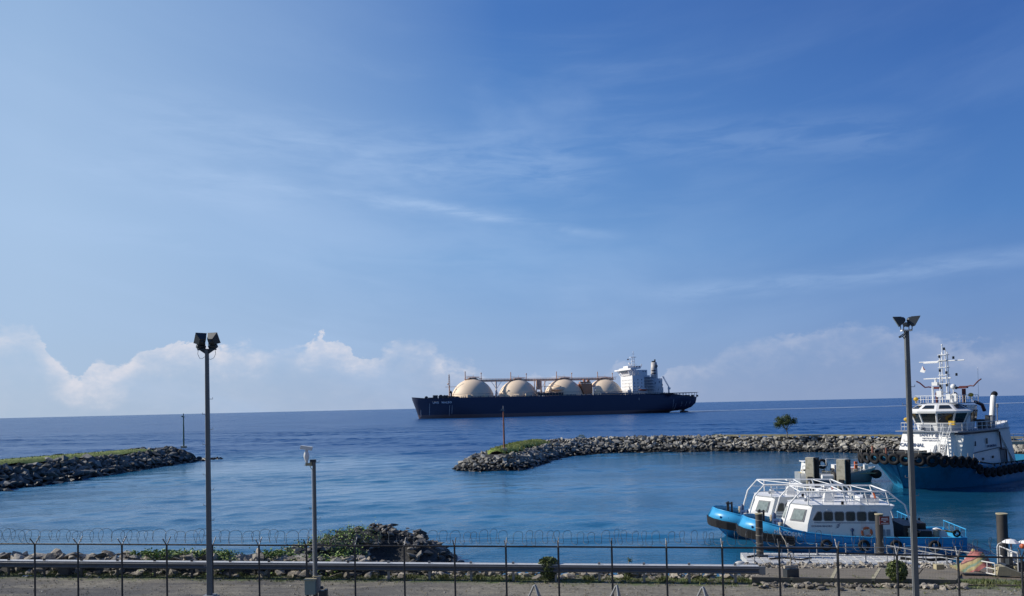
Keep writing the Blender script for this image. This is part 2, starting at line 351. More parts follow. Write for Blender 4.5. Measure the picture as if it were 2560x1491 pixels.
# ------------------------------------------------------------------ rocks
ROCKS = []
for k in range(18):
    rr = random.Random(100 + k); bm = bmesh.new()
    for i in range(13):
        v = Vector((rr.gauss(0, 1), rr.gauss(0, 1), rr.gauss(0, 1))).normalized() * rr.uniform(0.82, 1.0); v.z *= rr.uniform(0.7, 1); bm.verts.new(v)
    r = bmesh.ops.convex_hull(bm, input=bm.verts); bmesh.ops.delete(bm, geom=[g for g in r['geom_interior'] if isinstance(g, bmesh.types.BMVert)], context='VERTS')
    bmesh.ops.dissolve_limit(bm, angle_limit=radians(16), verts=bm.verts, edges=bm.edges)
    bm.verts.ensure_lookup_table(); bm.verts.index_update()
    ROCKS.append(([v.co.copy() for v in bm.verts], [tuple(v.index for v in f.verts) for f in bm.faces])); bm.free()
def rock(mb, tint, c, sz, rnd, flat=0.55, tv=None):
    vs, fs = rnd.choice(ROCKS)
    E = Euler((rnd.uniform(-.45, .45), rnd.uniform(-.45, .45), rnd.uniform(0, 6.28))).to_matrix()
    S = Vector((sz * rnd.uniform(.75, 1.35), sz * rnd.uniform(.55, .95), sz * flat * rnd.uniform(.8, 1.3)))
    mb.add([Vector(c) + E @ Vector((v.x * S.x, v.y * S.y, v.z * S.z)) for v in vs], fs)
    tint += [rnd.random() if tv is None else tv] * len(fs)
def seg_dist(p, pts):
    best = (1e9, 0, 0); acc = 0
    for (ax, ay, az_), (bx, by, bz) in zip(pts, pts[1:]):
        dx, dy = bx - ax, by - ay; L2 = dx * dx + dy * dy; t = max(0, min(1, ((p[0] - ax) * dx + (p[1] - ay) * dy) / L2))
        d = math.hypot(p[0] - ax - dx * t, p[1] - ay - dy * t)
        if d < best[0]: best = (d, az_ + (bz - az_) * t, acc + t)
        acc += 1
    return best
def smooth_line(pts, n=6):
    P = [Vector(p) for p in pts]; P = [2 * P[0] - P[1]] + P + [2 * P[-1] - P[-2]]; out = []
    for i in range(1, len(P) - 2):
        for k in range(n):
            t = k / n; a, b, c, d = P[i - 1:i + 3]
            out.append(0.5 * ((2 * b) + (-a + c) * t + (2 * a - 5 * b + 4 * c - d) * t * t + (-a + 3 * b - 3 * c + d) * t ** 3))
    out.append(P[-2]); return [tuple(p) for p in out]
# ------------------------------------------------------------------ the sea
def water_material():
    m = bpy.data.materials.new('sea_water'); m.use_nodes = True; T = NT(m.node_tree); b = T.n['Principled BSDF']
    g = T.add('ShaderNodeNewGeometry'); P = g.outputs['Position']; sp = T.add('ShaderNodeSeparateXYZ'); T.l.new(P, sp.inputs[0])
    x, y, z = sp.outputs
    # water is shallow and turquoise inside the basin, deep blue outside the breakwaters
    line = T.curve(T.m('DIVIDE', T.m('ADD', x, 150.0), 400.0, clamp=True), [(0.0, .60), (0.19, .62), (0.30, .58), (0.38, .50), (0.43, .62), (0.52, .60), (0.65, .5), (1.0, .3)])
    wob = T.m('MULTIPLY', T.m('SUBTRACT', T.noise(P, 0.02, 4, 0.6), 0.5), 70.0)
    inside = T.mr(T.m('SUBTRACT', T.m('ADD', y, wob), T.m('MULTIPLY', line, 300.0)), 45.0, -50.0)
    sh = T.mr(T.noise(P, 0.018, 5, 0.55, 0.5), 0.35, 0.7, 0.65, 1.0)
    deep = T.mix(T.noise(P, 0.006, 4, 0.6), (0.008, 0.060, 0.200), (0.014, 0.078, 0.230))
    basin = T.mix(T.mr(x, 16.0, 48.0), (0.017, 0.150, 0.285), (0.005, 0.070, 0.100))  # right side: darker green water, with the tug's reflection and shadow coloured in
    near = T.mr(y, 75.0, 40.0); basin = T.mix(T.m('MULTIPLY', near, 0.35), basin, (0.010, 0.10, 0.16))
    c = T.mix(T.m('MULTIPLY', inside, sh), deep, basin)
    T.l.new(c, b.inputs['Base Color']); b.inputs['IOR'].default_value = 1.333
    calm = T.mr(T.noise(T.comb(T.m('MULTIPLY', x, 0.25), y, 0.0), 0.055, 5, 0.65, 0.5), 0.35, 0.62, 0.28, 1.0)
    out = T.mr(inside, 0.0, 1.0, 1.0, 0.50)
    amp = T.m('MULTIPLY', calm, out)
    T.l.new(T.mr(out, 0.50, 1.0, 0.11, 0.26, False), b.inputs['Roughness'])
    mp = T.add('ShaderNodeMapping'); mp.inputs['Rotation'].default_value = (0, 0, 0.25); mp.inputs['Scale'].default_value = (0.55, 1.0, 1.0); T.l.new(P, mp.inputs[0]); q = mp.outputs[0]
    far_ = T.mr(y, 250.0, 430.0)
    h = T.m('ADD', T.m('MULTIPLY', T.m('ADD', T.m('MULTIPLY', T.noise(q, 0.09, 4, 0.55, 0.4), 0.9), T.m('MULTIPLY', T.noise(q, 0.45, 4, 0.6, 0.5), 0.6)), far_), T.m('MULTIPLY', T.noise(q, 2.2, 4, 0.6, 0.4), 0.07))
    bp = T.add('ShaderNodeBump'); bp.inputs['Distance'].default_value = 3.0; T.l.new(T.m('MULTIPLY', amp, 0.95), bp.inputs['Strength']); T.l.new(h, bp.inputs['Height'])
    T.l.new(bp.outputs[0], b.inputs['Normal']); b.inputs['Specular IOR Level'].default_value = 0.5
    return m
n = 160; R = 5700.0
MW = water_material()
MB().add([V(R * cos(2 * pi * i / n), R * sin(2 * pi * i / n), -0.2) for i in range(n)], [tuple(range(n))]).build('water', MW)
tag(bpy.data.objects['water'], kind='structure')
# the water in and round the basin carries real wavelets
import numpy as np
rg = np.random.RandomState(5); gx = np.concatenate([np.arange(-330, -130, 1.2), np.arange(-130, 125, 0.42), np.arange(125, 340, 1.5)]); gy = np.concatenate([np.arange(38, 130, 0.34), np.arange(130, 240, 0.55), np.arange(240, 470, 1.0)])
GX, GY = np.meshgrid(gx, gy); H_ = np.zeros_like(GX)
for k in range(80):
    lam = np.exp(rg.uniform(np.log(1.3), np.log(11.0))); th = radians(200) + rg.normal(0, 0.55); kk = 2 * pi / lam
    H_ += (0.0108 / kk) * np.sin(kk * (GX * cos(th + pi / 2) + GY * sin(th + pi / 2)) + rg.uniform(0, 6.28))
pt = np.zeros_like(GX)
for k in range(14):
    lam = rg.uniform(18, 70); th = rg.uniform(0, 6.28); pt += np.sin(2 * pi / lam * (GX * cos(th) * .5 + GY * sin(th)) + rg.uniform(0, 6.28))
out_f = np.clip((GY - 165) / 40, 0, 1); amp_ = np.clip(0.85 + pt * 0.14, 0.35, 1.5) * (1 + 0.8 * out_f) * np.clip(1.0 - np.clip((GX - 20) / 60, 0, .45) * (1 - out_f), .4, 1)
edge_ = np.minimum.reduce([np.clip((GX - gx[0]) / 6, 0, 1), np.clip((gx[-1] - GX) / 6, 0, 1), np.clip((GY - gy[0]) / 3, 0, 1), np.clip((gy[-1] - GY) / 110, 0, 1)])
H_ = H_ * amp_ * edge_ - 0.2 * (1 - edge_) - 0.004 * (edge_ < 0.02)
nv, nh = GX.shape; me = bpy.data.meshes.new('basin_water'); me.vertices.add(nv * nh)
me.vertices.foreach_set('co', np.stack([GX, GY, H_], -1).astype(np.float32).ravel())
ii = (np.arange(nv - 1)[:, None] * nh + np.arange(nh - 1)[None, :]).ravel(); fc_ = np.stack([ii, ii + 1, ii + nh + 1, ii + nh], -1).astype(np.int32)
me.loops.add(fc_.size); me.loops.foreach_set('vertex_index', fc_.ravel()); me.polygons.add(len(fc_)); me.polygons.foreach_set('loop_start', np.arange(0, fc_.size, 4, dtype=np.int32)); me.polygons.foreach_set('use_smooth', np.ones(len(fc_), dtype=bool))
me.update(calc_edges=True); me.materials.append(MW); wo_ = bpy.data.objects.new('basin_water', me); COL.objects.link(wo_); tag(wo_, kind='structure')
# wake of the big ship: a strip of churned, smooth water
wm = bpy.data.materials.new('foam'); wm.use_nodes = True; T = NT(wm.node_tree); b = T.n['Principled BSDF']
g = T.add('ShaderNodeNewGeometry'); b.inputs['Base Color'].default_value = (0.42, 0.52, 0.66, 1); b.inputs['Roughness'].default_value = 0.5
T.l.new(T.mr(T.noise(g.outputs['Position'], 0.03, 6, 0.7), 0.36, 0.58, 0.15, 0.85), b.inputs['Alpha'])
mb = MB(); wp = [(1706, 1029.3), (1760, 1027.6), (1900, 1024.0), (2100, 1019.3), (2300, 1013.8), (2480, 1009.0), (2600, 1006)]
row = []
for i, (px, py) in enumerate(wp):
    hw = 0.75 + 0.35 * (i == 0); a = at_z(px, py + hw, 0.02); c = at_z(px, py - hw, 0.02); row.append((a, c))
for (a, b1_), (c, d) in zip(row, row[1:]): mb.add([a, c, d, b1_], [(0, 1, 2, 3)])
tag(mb.build('wake_foam', wm), 'pale line of churned water trailing away behind the gas ship', 'foam', kind='stuff')

# ------------------------------------------------------------------ breakwaters
MR = rockmat('rip_rap_grey', (0.075, 0.075, 0.070), (0.56, 0.53, 0.46))
MRD = rockmat('rip_rap_dark', (0.035, 0.037, 0.038), (0.30, 0.30, 0.285), moss=0.35)
MCORE = rockmat('rubble_core', (0.02, 0.02, 0.02), (0.05, 0.05, 0.045))
MGR = pmat('short_grass', (0.19, 0.25, 0.045), 0.9, 0, 0.3, 0.5, (0.26, 0.22, 0.08), 0.5, bump=0.6, bscale=3.0)
MTU = leafmat('tuft_leaves', (0.10, 0.14, 0.025), (0.19, 0.24, 0.05), (0.32, 0.31, 0.11))
def hgt(p, pts, wc, slope, mnz=-1.6):
    d, zc, t = seg_dist(p, pts); return max(mnz, zc - max(0, d - wc) / slope), d, zc
def berm(name, label, pts, wc, slope, step, rsize, mat, keep, grass, seed, small=None):
    root = empty(name, (0, 0, 0), 0, label, 'breakwater')
    off = wc + slope * 5.0; x0 = min(p[0] for p in pts) - off; x1 = max(p[0] for p in pts) + off; y0 = min(p[1] for p in pts) - off; y1 = max(p[1] for p in pts) + off
    # solid core as a height field
    cs = 1.3; nx = int((x1 - x0) / cs) + 1; ny = int((y1 - y0) / cs) + 1; mb = MB(); idx = {}
    for j in range(ny):
        for i in range(nx):
            p = (x0 + i * cs, y0 + j * cs); z, d, zc = hgt(p, pts, wc, slope)
            if d < off: idx[(i, j)] = len(mb.v); mb.v.append(V(p[0], p[1], z - 0.35))
    for j in range(ny - 1):
        for i in range(nx - 1):
            k = [(i, j), (i + 1, j), (i + 1, j + 1), (i, j + 1)]
            if all(q in idx for q in k): mb.f.append(tuple(idx[q] for q in k)); mb.sm.append(True)
    mb.build('core', MCORE, root)
    rnd = random.Random(seed); mb = MB(); tint = []
    y = y0
    while y < y1:
        x = x0
        while x < x1:
            p = (x + rnd.uniform(-.4, .4) * step, y + rnd.uniform(-.4, .4) * step); x += step
            z, d, zc = hgt(p, pts, wc, slope, -3)
            if z < -0.35 or d < wc - 0.9 or not keep(p, d): continue
            s = rsize * rnd.choice((0.45, 0.6, 0.8, 0.9, 1.0, 1.2, 1.5, 1.9))
            dark = rnd.random()
            rock(mb, tint, (p[0], p[1], z + rnd.uniform(-.12, .16) - 0.1), s, rnd, 0.6, dark)
        y += step * 0.8
    o = mb.build('rip_rap', mat, root, tint=tint); tag(o, kind='stuff')
    if grass:
        mb = MB(); gp, gw, zup = grass; idx = {}; cs = 0.8
        gx0 = min(p[0] for p in gp) - gw - 1; gx1 = max(p[0] for p in gp) + gw + 1; gy0 = min(p[1] for p in gp) - gw - 1; gy1 = max(p[1] for p in gp) + gw + 1
        for j in range(int((gy1 - gy0) / cs) + 1):
            for i in range(int((gx1 - gx0) / cs) + 1):
                p = (gx0 + i * cs, gy0 + j * cs); d, zc, t = seg_dist(p, gp); ww = gw * (1 + 0.35 * mnoise.noise(V(p[0] * .15, p[1] * .15, 1)))
                if d < ww: idx[(i, j)] = len(mb.v); mb.v.append(V(p[0], p[1], zc + zup * (1 - (d / ww) ** 2) + 0.07 * mnoise.noise(V(p[0], p[1], 0)) - 0.12 - 0.55 * (d / ww) ** 5))
        for (i, j) in list(idx):
            k = [(i, j), (i + 1, j), (i + 1, j + 1), (i, j + 1)]
            if all(q in idx for q in k): mb.f.append(tuple(idx[q] for q in k)); mb.sm.append(True)
        mb.build('grass_top', MGR, root); vs_ = mb.v; r2 = random.Random(seed); mb = MB(); tint = []
        for i in range(5000):
            p = r2.choice(vs_) + V(r2.uniform(-.4, .4), r2.uniform(-.4, .4), 0); a = r2.uniform(0, 6.28); l = r2.uniform(.10, .3); q = V(cos(a), sin(a), 0) * .05
            mb.add([p - q, p + q, p + V(r2.uniform(-.1, .1), r2.uniform(-.1, .1), l)], [(0, 1, 2)]); tint.append(r2.random())
        tag(mb.build('grass_blades', MTU, root, tint=tint), kind='stuff')
    return root
RB = smooth_line([(-3.6, 135.5, 2.75), (-1.5, 143, 2.8), (1.5, 155, 2.9), (6.5, 166, 2.95), (16, 174.5, 2.95), (30, 176.0, 3.0), (52, 170.5, 2.95), (68, 161.5, 2.95), (82, 148, 3.0), (96, 130, 3.0), (118, 105, 3.0)], 4)
berm('breakwater', 'grey boulder breakwater with rounded grassy head enclosing the basin on the right', RB, 2.6, 1.55, 0.66, 0.52, MR,
     lambda p, d: not (p[1] > 182 and p[0] < 60) and p[0] < 112 and not (p[1] < 168 and p[0] < 12 and d < 3.1) and not (p[0] > 50 and d < 2.7), (RB[1:12], 2.9, 0.75), 3)
mb = MB()
LB = smooth_line([(-93, 60, 3.7), (-88, 90, 3.7), (-84.5, 115, 3.6), (-82, 140, 3.3), (-80, 160, 3.0), (-78.5, 171.5, 2.8)], 4)
berm('breakwater', 'dark boulder breakwater with a grassy crest running in from the left edge', LB, 3.2, 1.7, 0.85, 0.72, MRD,
     lambda p, d: p[1] > 66 and p[0] > -105 and not (p[1] < 165 and d < 3.3), (LB[:18], 3.5, 0.6), 5)
# a small rubble spit past the left tip and grass along the right crest
mb = MB(); tint = []; rnd = random.Random(9)
for i in range(26): rock(mb, tint, (-71.0 + rnd.uniform(0, 4.2) , 174 + rnd.uniform(-1.5, 5.0), rnd.uniform(-.2, .25)), 0.8, rnd)
o = mb.build('boulder_spit', MRD, tint=tint); tag(o, 'low scatter of dark boulders off the tip of the left breakwater', 'boulders', kind='stuff')
GB = [p for p in RB if p[0] > 44]
mb = MB(); idx = {}; cs = 0.8
for j in range(int(100 / cs)):
    for i in range(int(80 / cs)):
        p = (42 + i * cs, 95 + j * cs); d, zc, t = seg_dist(p, GB); ww = 2.9 * (1 + 0.3 * mnoise.noise(V(p[0] * .15, p[1] * .15, 1)))
        if d < ww: idx[(i, j)] = len(mb.v); mb.v.append(V(p[0], p[1], zc + 0.38 * (1 - (d / ww) ** 2) + 0.05 * mnoise.noise(V(p[0], p[1], 0))))
for (i, j) in list(idx):
    k = [(i, j), (i + 1, j), (i + 1, j + 1), (i, j + 1)]
    if all(q in idx for q in k): mb.f.append(tuple(idx[q] for q in k)); mb.sm.append(True)
MDRY = pmat('dry_grass', (0.20, 0.175, 0.085), 0.95, 0, 0.3, 0.4, (0.12, 0.14, 0.045), 0.7, bump=0.5, bscale=3)
tag(mb.build('grass', MDRY), 'dry grass strip along the crest of the far breakwater', 'grass', kind='stuff')

# ------------------------------------------------------------------ shore
GZ = 2.9                                   # level of the gravel road
gA = at_z(22, 1440, GZ); gB = at_z(1839, 1459, GZ); GD = (gB - gA).normalized(); GN = V(-GD.y, GD.x, 0)     # GN points to the sea
def shore(u, n, z=0.0):                    # u metres along the guard rail from its left post, n metres to seaward
    return V(gA.x, gA.y, 0) + V(GD.x, GD.y, 0) * u + GN * n + V(0, 0, z)
GL = (gB - gA).length
def ground_material():
    m = bpy.data.materials.new('gravel_road'); m.use_nodes = True; T = NT(m.node_tree); b = T.n['Principled BSDF']
    g = T.add('ShaderNodeNewGeometry'); P = g.outputs['Position']; sp = T.add('ShaderNodeSeparateXYZ'); T.l.new(P, sp.inputs[0])
    mp = T.add('ShaderNodeMapping'); mp.inputs['Scale'].default_value = (0.3, 1.0, 1.0); T.l.new(P, mp.inputs[0])
    big = T.noise(mp.outputs[0], 0.5, 5, 0.6, 0.3); fine = T.noise(P, 9.0, 5, 0.75); mid = T.noise(P, 2.2, 5, 0.65)
    c = T.ramp(T.m('ADD', T.m('MULTIPLY', fine, 0.6), T.m('MULTIPLY', mid, 0.4)), [(0.30, (0.09, 0.08, 0.06)), (0.5, (0.27, 0.245, 0.19)), (0.70, (0.46, 0.42, 0.33))])
    c = T.mix(T.m('MULTIPLY', T.mr(big, 0.35, 0.6, 0.15, 0.8), T.mr(sp.outputs[0], 4.0, -12.0, 0.35, 1.15), clamp=True), c, (0.085, 0.085, 0.088))
    # distance seaward of the guard rail decides grass and rubble
    nd = T.m('ADD', T.m('MULTIPLY', T.m('SUBTRACT', sp.outputs[0], gA.x), GN.x), T.m('MULTIPLY', T.m('SUBTRACT', sp.outputs[1], gA.y), GN.y))
    gr = T.m('MULTIPLY', T.mr(T.m('ADD', nd, T.m('MULTIPLY', T.m('SUBTRACT', mid, 0.5), 2.2)), -0.9, 0.1), T.mr(T.noise(P, 1.1, 5, 0.6), 0.38, 0.55))
    c = T.mix(gr, c, T.mix(fine, (0.05, 0.085, 0.02), (0.15, 0.19, 0.06)))
    nz = T.mr(sp.outputs[0], 20.0, 30.0); c = T.mix(T.m('MULTIPLY', nz, T.mr(nd, -2.0, 0.5)), c, (0.13, 0.10, 0.08))
    T.l.new(c, b.inputs['Base Color']); b.inputs['Roughness'].default_value = 0.95
    bp = T.add('ShaderNodeBump'); bp.inputs['Strength'].default_value = 0.8; bp.inputs['Distance'].default_value = 0.06; T.l.new(fine, bp.inputs['Height']); T.l.new(bp.outputs[0], b.inputs['Normal'])
    return m
mb = MB(); us = [-420 + i * 30 for i in range(14)] + [i * 1.2 for i in range(0, 50)] + [62 + i * 30 for i in range(14)]
ns = [-60, -40, -20, -10, -6, -4, -3, -2, -1.2, -.6, 0, .6, 1.3, 2.0, 3.5, 6, 10]
for u_ in us:
    for nn in ns:
        rt = u_ > GL + 0.5
        z = GZ + 0.04 * mnoise.noise(V(u_ * .4, nn * .6, 0)) if nn < 1.5 else GZ - (nn - 1.3) * (0.62)
        if nn >= 2 and not rt: z = min(z, GZ - 0.1 - (nn - 1.5) * .62)
        mb.v.append(shore(u_, nn, z))
w_ = len(ns)
for i in range(len(us) - 1):
    for j in range(w_ - 1): mb.f.append((i * w_ + j, (i + 1) * w_ + j, (i + 1) * w_ + j + 1, i * w_ + j + 1)); mb.sm.append(True)
tag(mb.build('ground', ground_material()), kind='structure')
# scattered stones and weeds on the gravel
rnd = random.Random(21); mb = MB(); tint = []
for i in range(700):
    u_ = rnd.uniform(-6, GL + 16); n_ = -rnd.uniform(0.2, 9) ; rock(mb, tint, shore(u_, n_, GZ + .015), rnd.uniform(.02, .07), rnd, 0.6, rnd.uniform(.5, 1))
MST = rockmat('loose_stone', (0.10, 0.10, 0.09), (0.55, 0.53, 0.48), wet=False)
tag(mb.build('pebbles', MST, tint=tint), 'loose pale stones scattered over the gravel road', 'stones', kind='stuff')
MLV = leafmat('grass_blades', (0.05, 0.075, 0.015), (0.11, 0.145, 0.03), (0.24, 0.24, 0.09))
def tufts(name, label, n, area, h, seed, w=0.012, mat=None, zf=None):
    rnd = random.Random(seed); mb = MB(); tint = []
    for i in range(n):
        p = area(rnd)
        for k in range(6):
            a = rnd.uniform(0, 6.28); l = h * rnd.uniform(.5, 1.3); d = V(cos(a), sin(a), 0); q = V(-d.y, d.x, 0) * w; b0 = p + V(rnd.uniform(-.06, .06), rnd.uniform(-.06, .06), 0)
            mb.add([b0 - q, b0 + q, b0 + d * l * .35 + V(0, 0, l)], [(0, 1, 2)]); tint.append(rnd.random())
    o = mb.build(name, mat or MLV, tint=tint); tag(o, label, 'grass', kind='stuff'); return o
tufts('grass', 'short green grass along the foot of the guardrail posts', 5200, lambda r: shore(r.uniform(-4, GL + 17), r.gauss(0.35, .42), GZ), .09, 31)
tufts('dry_weeds', 'sparse dry weeds growing through the gravel road', 2600, lambda r: shore(r.uniform(-6, GL + 18), -r.uniform(.3, 9), GZ), .07, 32, 0.008, leafmat('dry_blades', (0.12, 0.10, 0.05), (0.26, 0.22, 0.12), (0.40, 0.34, 0.20)))
tufts('weeds', 'taller green weed clumps scattered along the foot of the guardrail', 900, lambda r: (lambda u: shore(u + r.gauss(0, .12), .45 + r.gauss(0, .15), GZ))(round(r.uniform(-2, GL + 15) / 1.7) * 1.7 + .4), .20, 33, .014)
# rubble edge of the shore
def bund_h(u): return 0.85 - 0.62 * max(0, min(1, (u - 17.5) / 5.0))
MSH = rockmat('shore_rubble', (0.10, 0.088, 0.07), (0.52, 0.47, 0.39), wet=True)
bc = MB(); nb = [.25, .7, 1.3, 2.0, 3.2, 5.0, 7.0]; ub = [-12 + .8 * k for k in range(int((GL + 15) / .8))]
for u_ in ub:
    for n_ in nb:
        h_ = bund_h(u_); top = GZ + (h_ * min(1, (n_ - .3) / .9) if n_ < 1.6 else h_ - (n_ - 1.6) * .68); bc.v.append(shore(u_, n_, top - .28))
for i in range(len(ub) - 1):
    for j in range(len(nb) - 1): k = i * len(nb) + j; bc.f.append((k, k + len(nb), k + len(nb) + 1, k + 1)); bc.sm.append(True)
tag(bc.build('rubble_bank', MCORE), kind='structure')
rnd = random.Random(41); mb = MB(); tint = []
u_ = -8.0
while u_ < GL + 1.5:
    n_ = 0.55
    while n_ < 6.0:
        h_ = bund_h(u_); top = GZ + (h_ * min(1, (n_ - .3) / .9) if n_ < 1.6 else h_ - (n_ - 1.6) * .68)
        big = 0.33 if u_ < 18 else 0.22
        if top > -0.3: rock(mb, tint, shore(u_ + rnd.uniform(-.3, .3), n_ + rnd.uniform(-.2, .2), top - .16 + rnd.uniform(-.08, .1)), big * rnd.choice((.5, .7, .9, 1, 1.3, 1.7)), rnd, 0.42)
        n_ += 0.30
    u_ += 0.34 if u_ < 18 else 0.28
tag(mb.build('rubble', MSH, tint=tint), 'heaped brown rubble along the shore behind the guardrail', 'rubble', kind='stuff')
# individual large boulders standing out of it
bl = [(60, 1392, 1.0, 'tilted grey-brown boulder on the shore rubble at the far left'), (128, 1398, 1.15, 'sharp-topped brown boulder second from the left on the shore rubble'), (205, 1400, 1.1, 'tall pale boulder sloping left between the second and third fence posts'), (268, 1392, .9, 'dark pointed boulder just right of the tall pale one'),
      (322, 1400, .85, 'rounded boulder just left of where the creeper begins'), (520, 1398, .75, 'pale boulder among the green creeper left of the tall light pole'), (650, 1399, .7, 'low grey boulder in the creeper between the tall pole and the camera pole'), (742, 1400, .6, 'small pale boulder in the creeper just left of the camera pole')]
for k, (px, py, s, lb) in enumerate(bl):
    mb = MB(); tint = []; rr = random.Random(300 + k); p = at_Y(px, py, 41.2); p.z = GZ + .62
    rock(mb, tint, p, s * .58, rr, .5, .7); tag(mb.build('boulder', MSH, tint=tint), lb, 'boulder', 'large boulders on the shore rubble')
# the short rocky spit
SP = [(-19.0, 44, 2.3), (-14.3, 50.0, 2.0), (-10.0, 55.2, 2.75), (-7.9, 54.8, 2.4), (-7.0, 53.6, 1.8)]
root = empty('rock_spit', (0, 0, 0), 0, 'mound of dark flat boulders jutting into the basin just right of the camera pole', 'rock mound')
MSP = rockmat('spit_rock', (0.035, 0.034, 0.032), (0.36, 0.335, 0.29))
mb = MB(); tint = []; rnd = random.Random(51); core = MB(); idx = {}
for j in range(60):
    for i in range(60):
        p = (-28 + i * .6, 38 + j * .6); z, d, zc = hgt(p, SP, 0.8, 1.5)
        idx[(i, j)] = len(core.v); core.v.append(V(p[0], p[1], z - .35))
for (i, j) in list(idx):
    k = [(i, j), (i + 1, j), (i + 1, j + 1), (i, j + 1)]
    if all(q in idx for q in k): core.f.append(tuple(idx[q] for q in k)); core.sm.append(True)
core.build('core', MCORE, root)
for i in range(4200):
    p = (rnd.uniform(-27, 1), rnd.uniform(40, 68)); z, d, zc = hgt(p, SP, 0.8, 1.5, -3)
    if z < -.3: continue
    rock(mb, tint, (p[0], p[1], z - .15 + rnd.uniform(-.1, .12)), rnd.choice((.2, .26, .32, .38, .5)), rnd, .42)
tag(mb.build('rip_rap', MSP, root, tint=tint), kind='stuff')
# creeper: broad leaves over the rubble
MCR = leafmat('creeper_leaves', (0.07, 0.13, 0.02), (0.17, 0.28, 0.045), (0.34, 0.44, 0.10))
def leaves(name, label, n, pos, size, seed, mat=None, cat='creeper', parent=None, kind='stuff', flatness=0.5):
    rnd = random.Random(seed); mb = MB(); tint = []
    for i in range(n):
        p = pos(rnd)
        if p is None: continue
        s = size * rnd.uniform(.6, 1.4); q = Euler((rnd.gauss(0, flatness), rnd.gauss(0, flatness), rnd.uniform(0, 6.28))).to_matrix()
        pts = [(-.5, 0, 0), (-.15, -.42, .05), (.3, -.3, .05), (.6, 0, -.06), (.3, .3, .05), (-.15, .42, .05)]
        mb.add([p + q @ (V(*a) * s) for a in pts], [(0, 1, 2, 3), (0, 3, 4, 5)]); tint += [rnd.random()] * 2
    o = mb.build(name, mat or MCR, parent, tint=tint)
    if label: tag(o, label, cat)
    if kind: tag(o, kind=kind)
    return o
def cr_pos(r):
    u_ = r.uniform(5.5, 17.5); n_ = r.gauss(1.7, .6)
    if mnoise.noise(V(u_ * .6, n_ * .9, 4)) < -0.02: return None
    h_ = bund_h(u_); top = GZ + (h_ * min(1, (n_ - .3) / .9) if n_ < 1.6 else h_ - (n_ - 1.6) * .68)
    return shore(u_, n_, top + abs(r.gauss(0.05, .11)))
leaves('creeper', 'low green creeper spreading over the shore rubble behind the guardrail', 9000, cr_pos, .10, 61)
def sp_pos(r):
    p = (r.gauss(-11.0, 1.9), r.gauss(49.0, 3.5)); z, d, zc = hgt(p, SP, .8, 1.5, -3)
    if z < .8 or mnoise.noise(V(p[0] * .5, p[1] * .5, 2)) < -0.08 + max(0, p[0] + 10.4) * .35: return None
    return V(p[0], p[1], z + abs(r.gauss(.08, .16)))
leaves('creeper', 'lush broad-leaved creeper covering the landward side of the rock spit', 7000, sp_pos, .11, 62)
# ------------------------------------------------------------------ guardrail
gr = empty('guardrail', gA, atan2(GD.y, GD.x), 'long grey steel crash barrier running behind the wire fence, its top flange catching the sun', 'guardrail')
pw = [(0.0, 0.76), (0.045, 0.755), (0.085, 0.70), (0.085, 0.665), (0.03, 0.60), (0.03, 0.575), (0.085, 0.51), (0.085, 0.475), (0.03, 0.44), (0.03, 0.43), (0.075, 0.43)]
mb = MB(); x0, x1 = -6.0, GL + 1.0
prof = [(-0.09 - 0.0, .735), (-.05, .76), (-.015, .745), (0.0, .70), (0.0, .66), (.05, .60), (.05, .575), (0, .51), (0, .475), (-.03, .445)]
# beam: W section facing the road (local -y)
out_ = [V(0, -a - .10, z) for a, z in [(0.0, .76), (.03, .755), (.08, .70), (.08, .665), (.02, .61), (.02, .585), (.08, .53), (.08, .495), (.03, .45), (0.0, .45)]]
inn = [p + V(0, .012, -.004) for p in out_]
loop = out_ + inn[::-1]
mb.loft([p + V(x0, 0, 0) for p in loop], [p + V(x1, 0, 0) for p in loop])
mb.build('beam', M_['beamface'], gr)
mb = MB(); mb.box((0.5 * (x0 + x1), .03, .775), (x1 - x0, .36, .024)); mb.build('top_flange', M_['bright'], gr)  # sunlit top of the barrier, sunlight put into a paler steel colour
x = -6.0 + .08
pxs = [22, 111, 204, 294, 387, 480, 576, 673, 771, 871, 972, 1074, 1178, 1284, 1390, 1499, 1611, 1724, 1839]
for px in pxs:
    u_ = (at_z(px, 1440 + (px - 22) * (1459 - 1440) / (1839 - 22), GZ) - gA).dot(GD)
    b = MB(); b.box((u_, .0, .40), (.11, .06, .98)); b.box((u_, .03, .41), (.06, .012, .96)); b.build('post', M_['post'] if px < 900 else M_['steel'], gr)
b = MB(); b.box((x1 + .12, -.12, .60), (.30, .05, .38)); b.build('end_plate', M_['steel'], gr, bevel=.02)

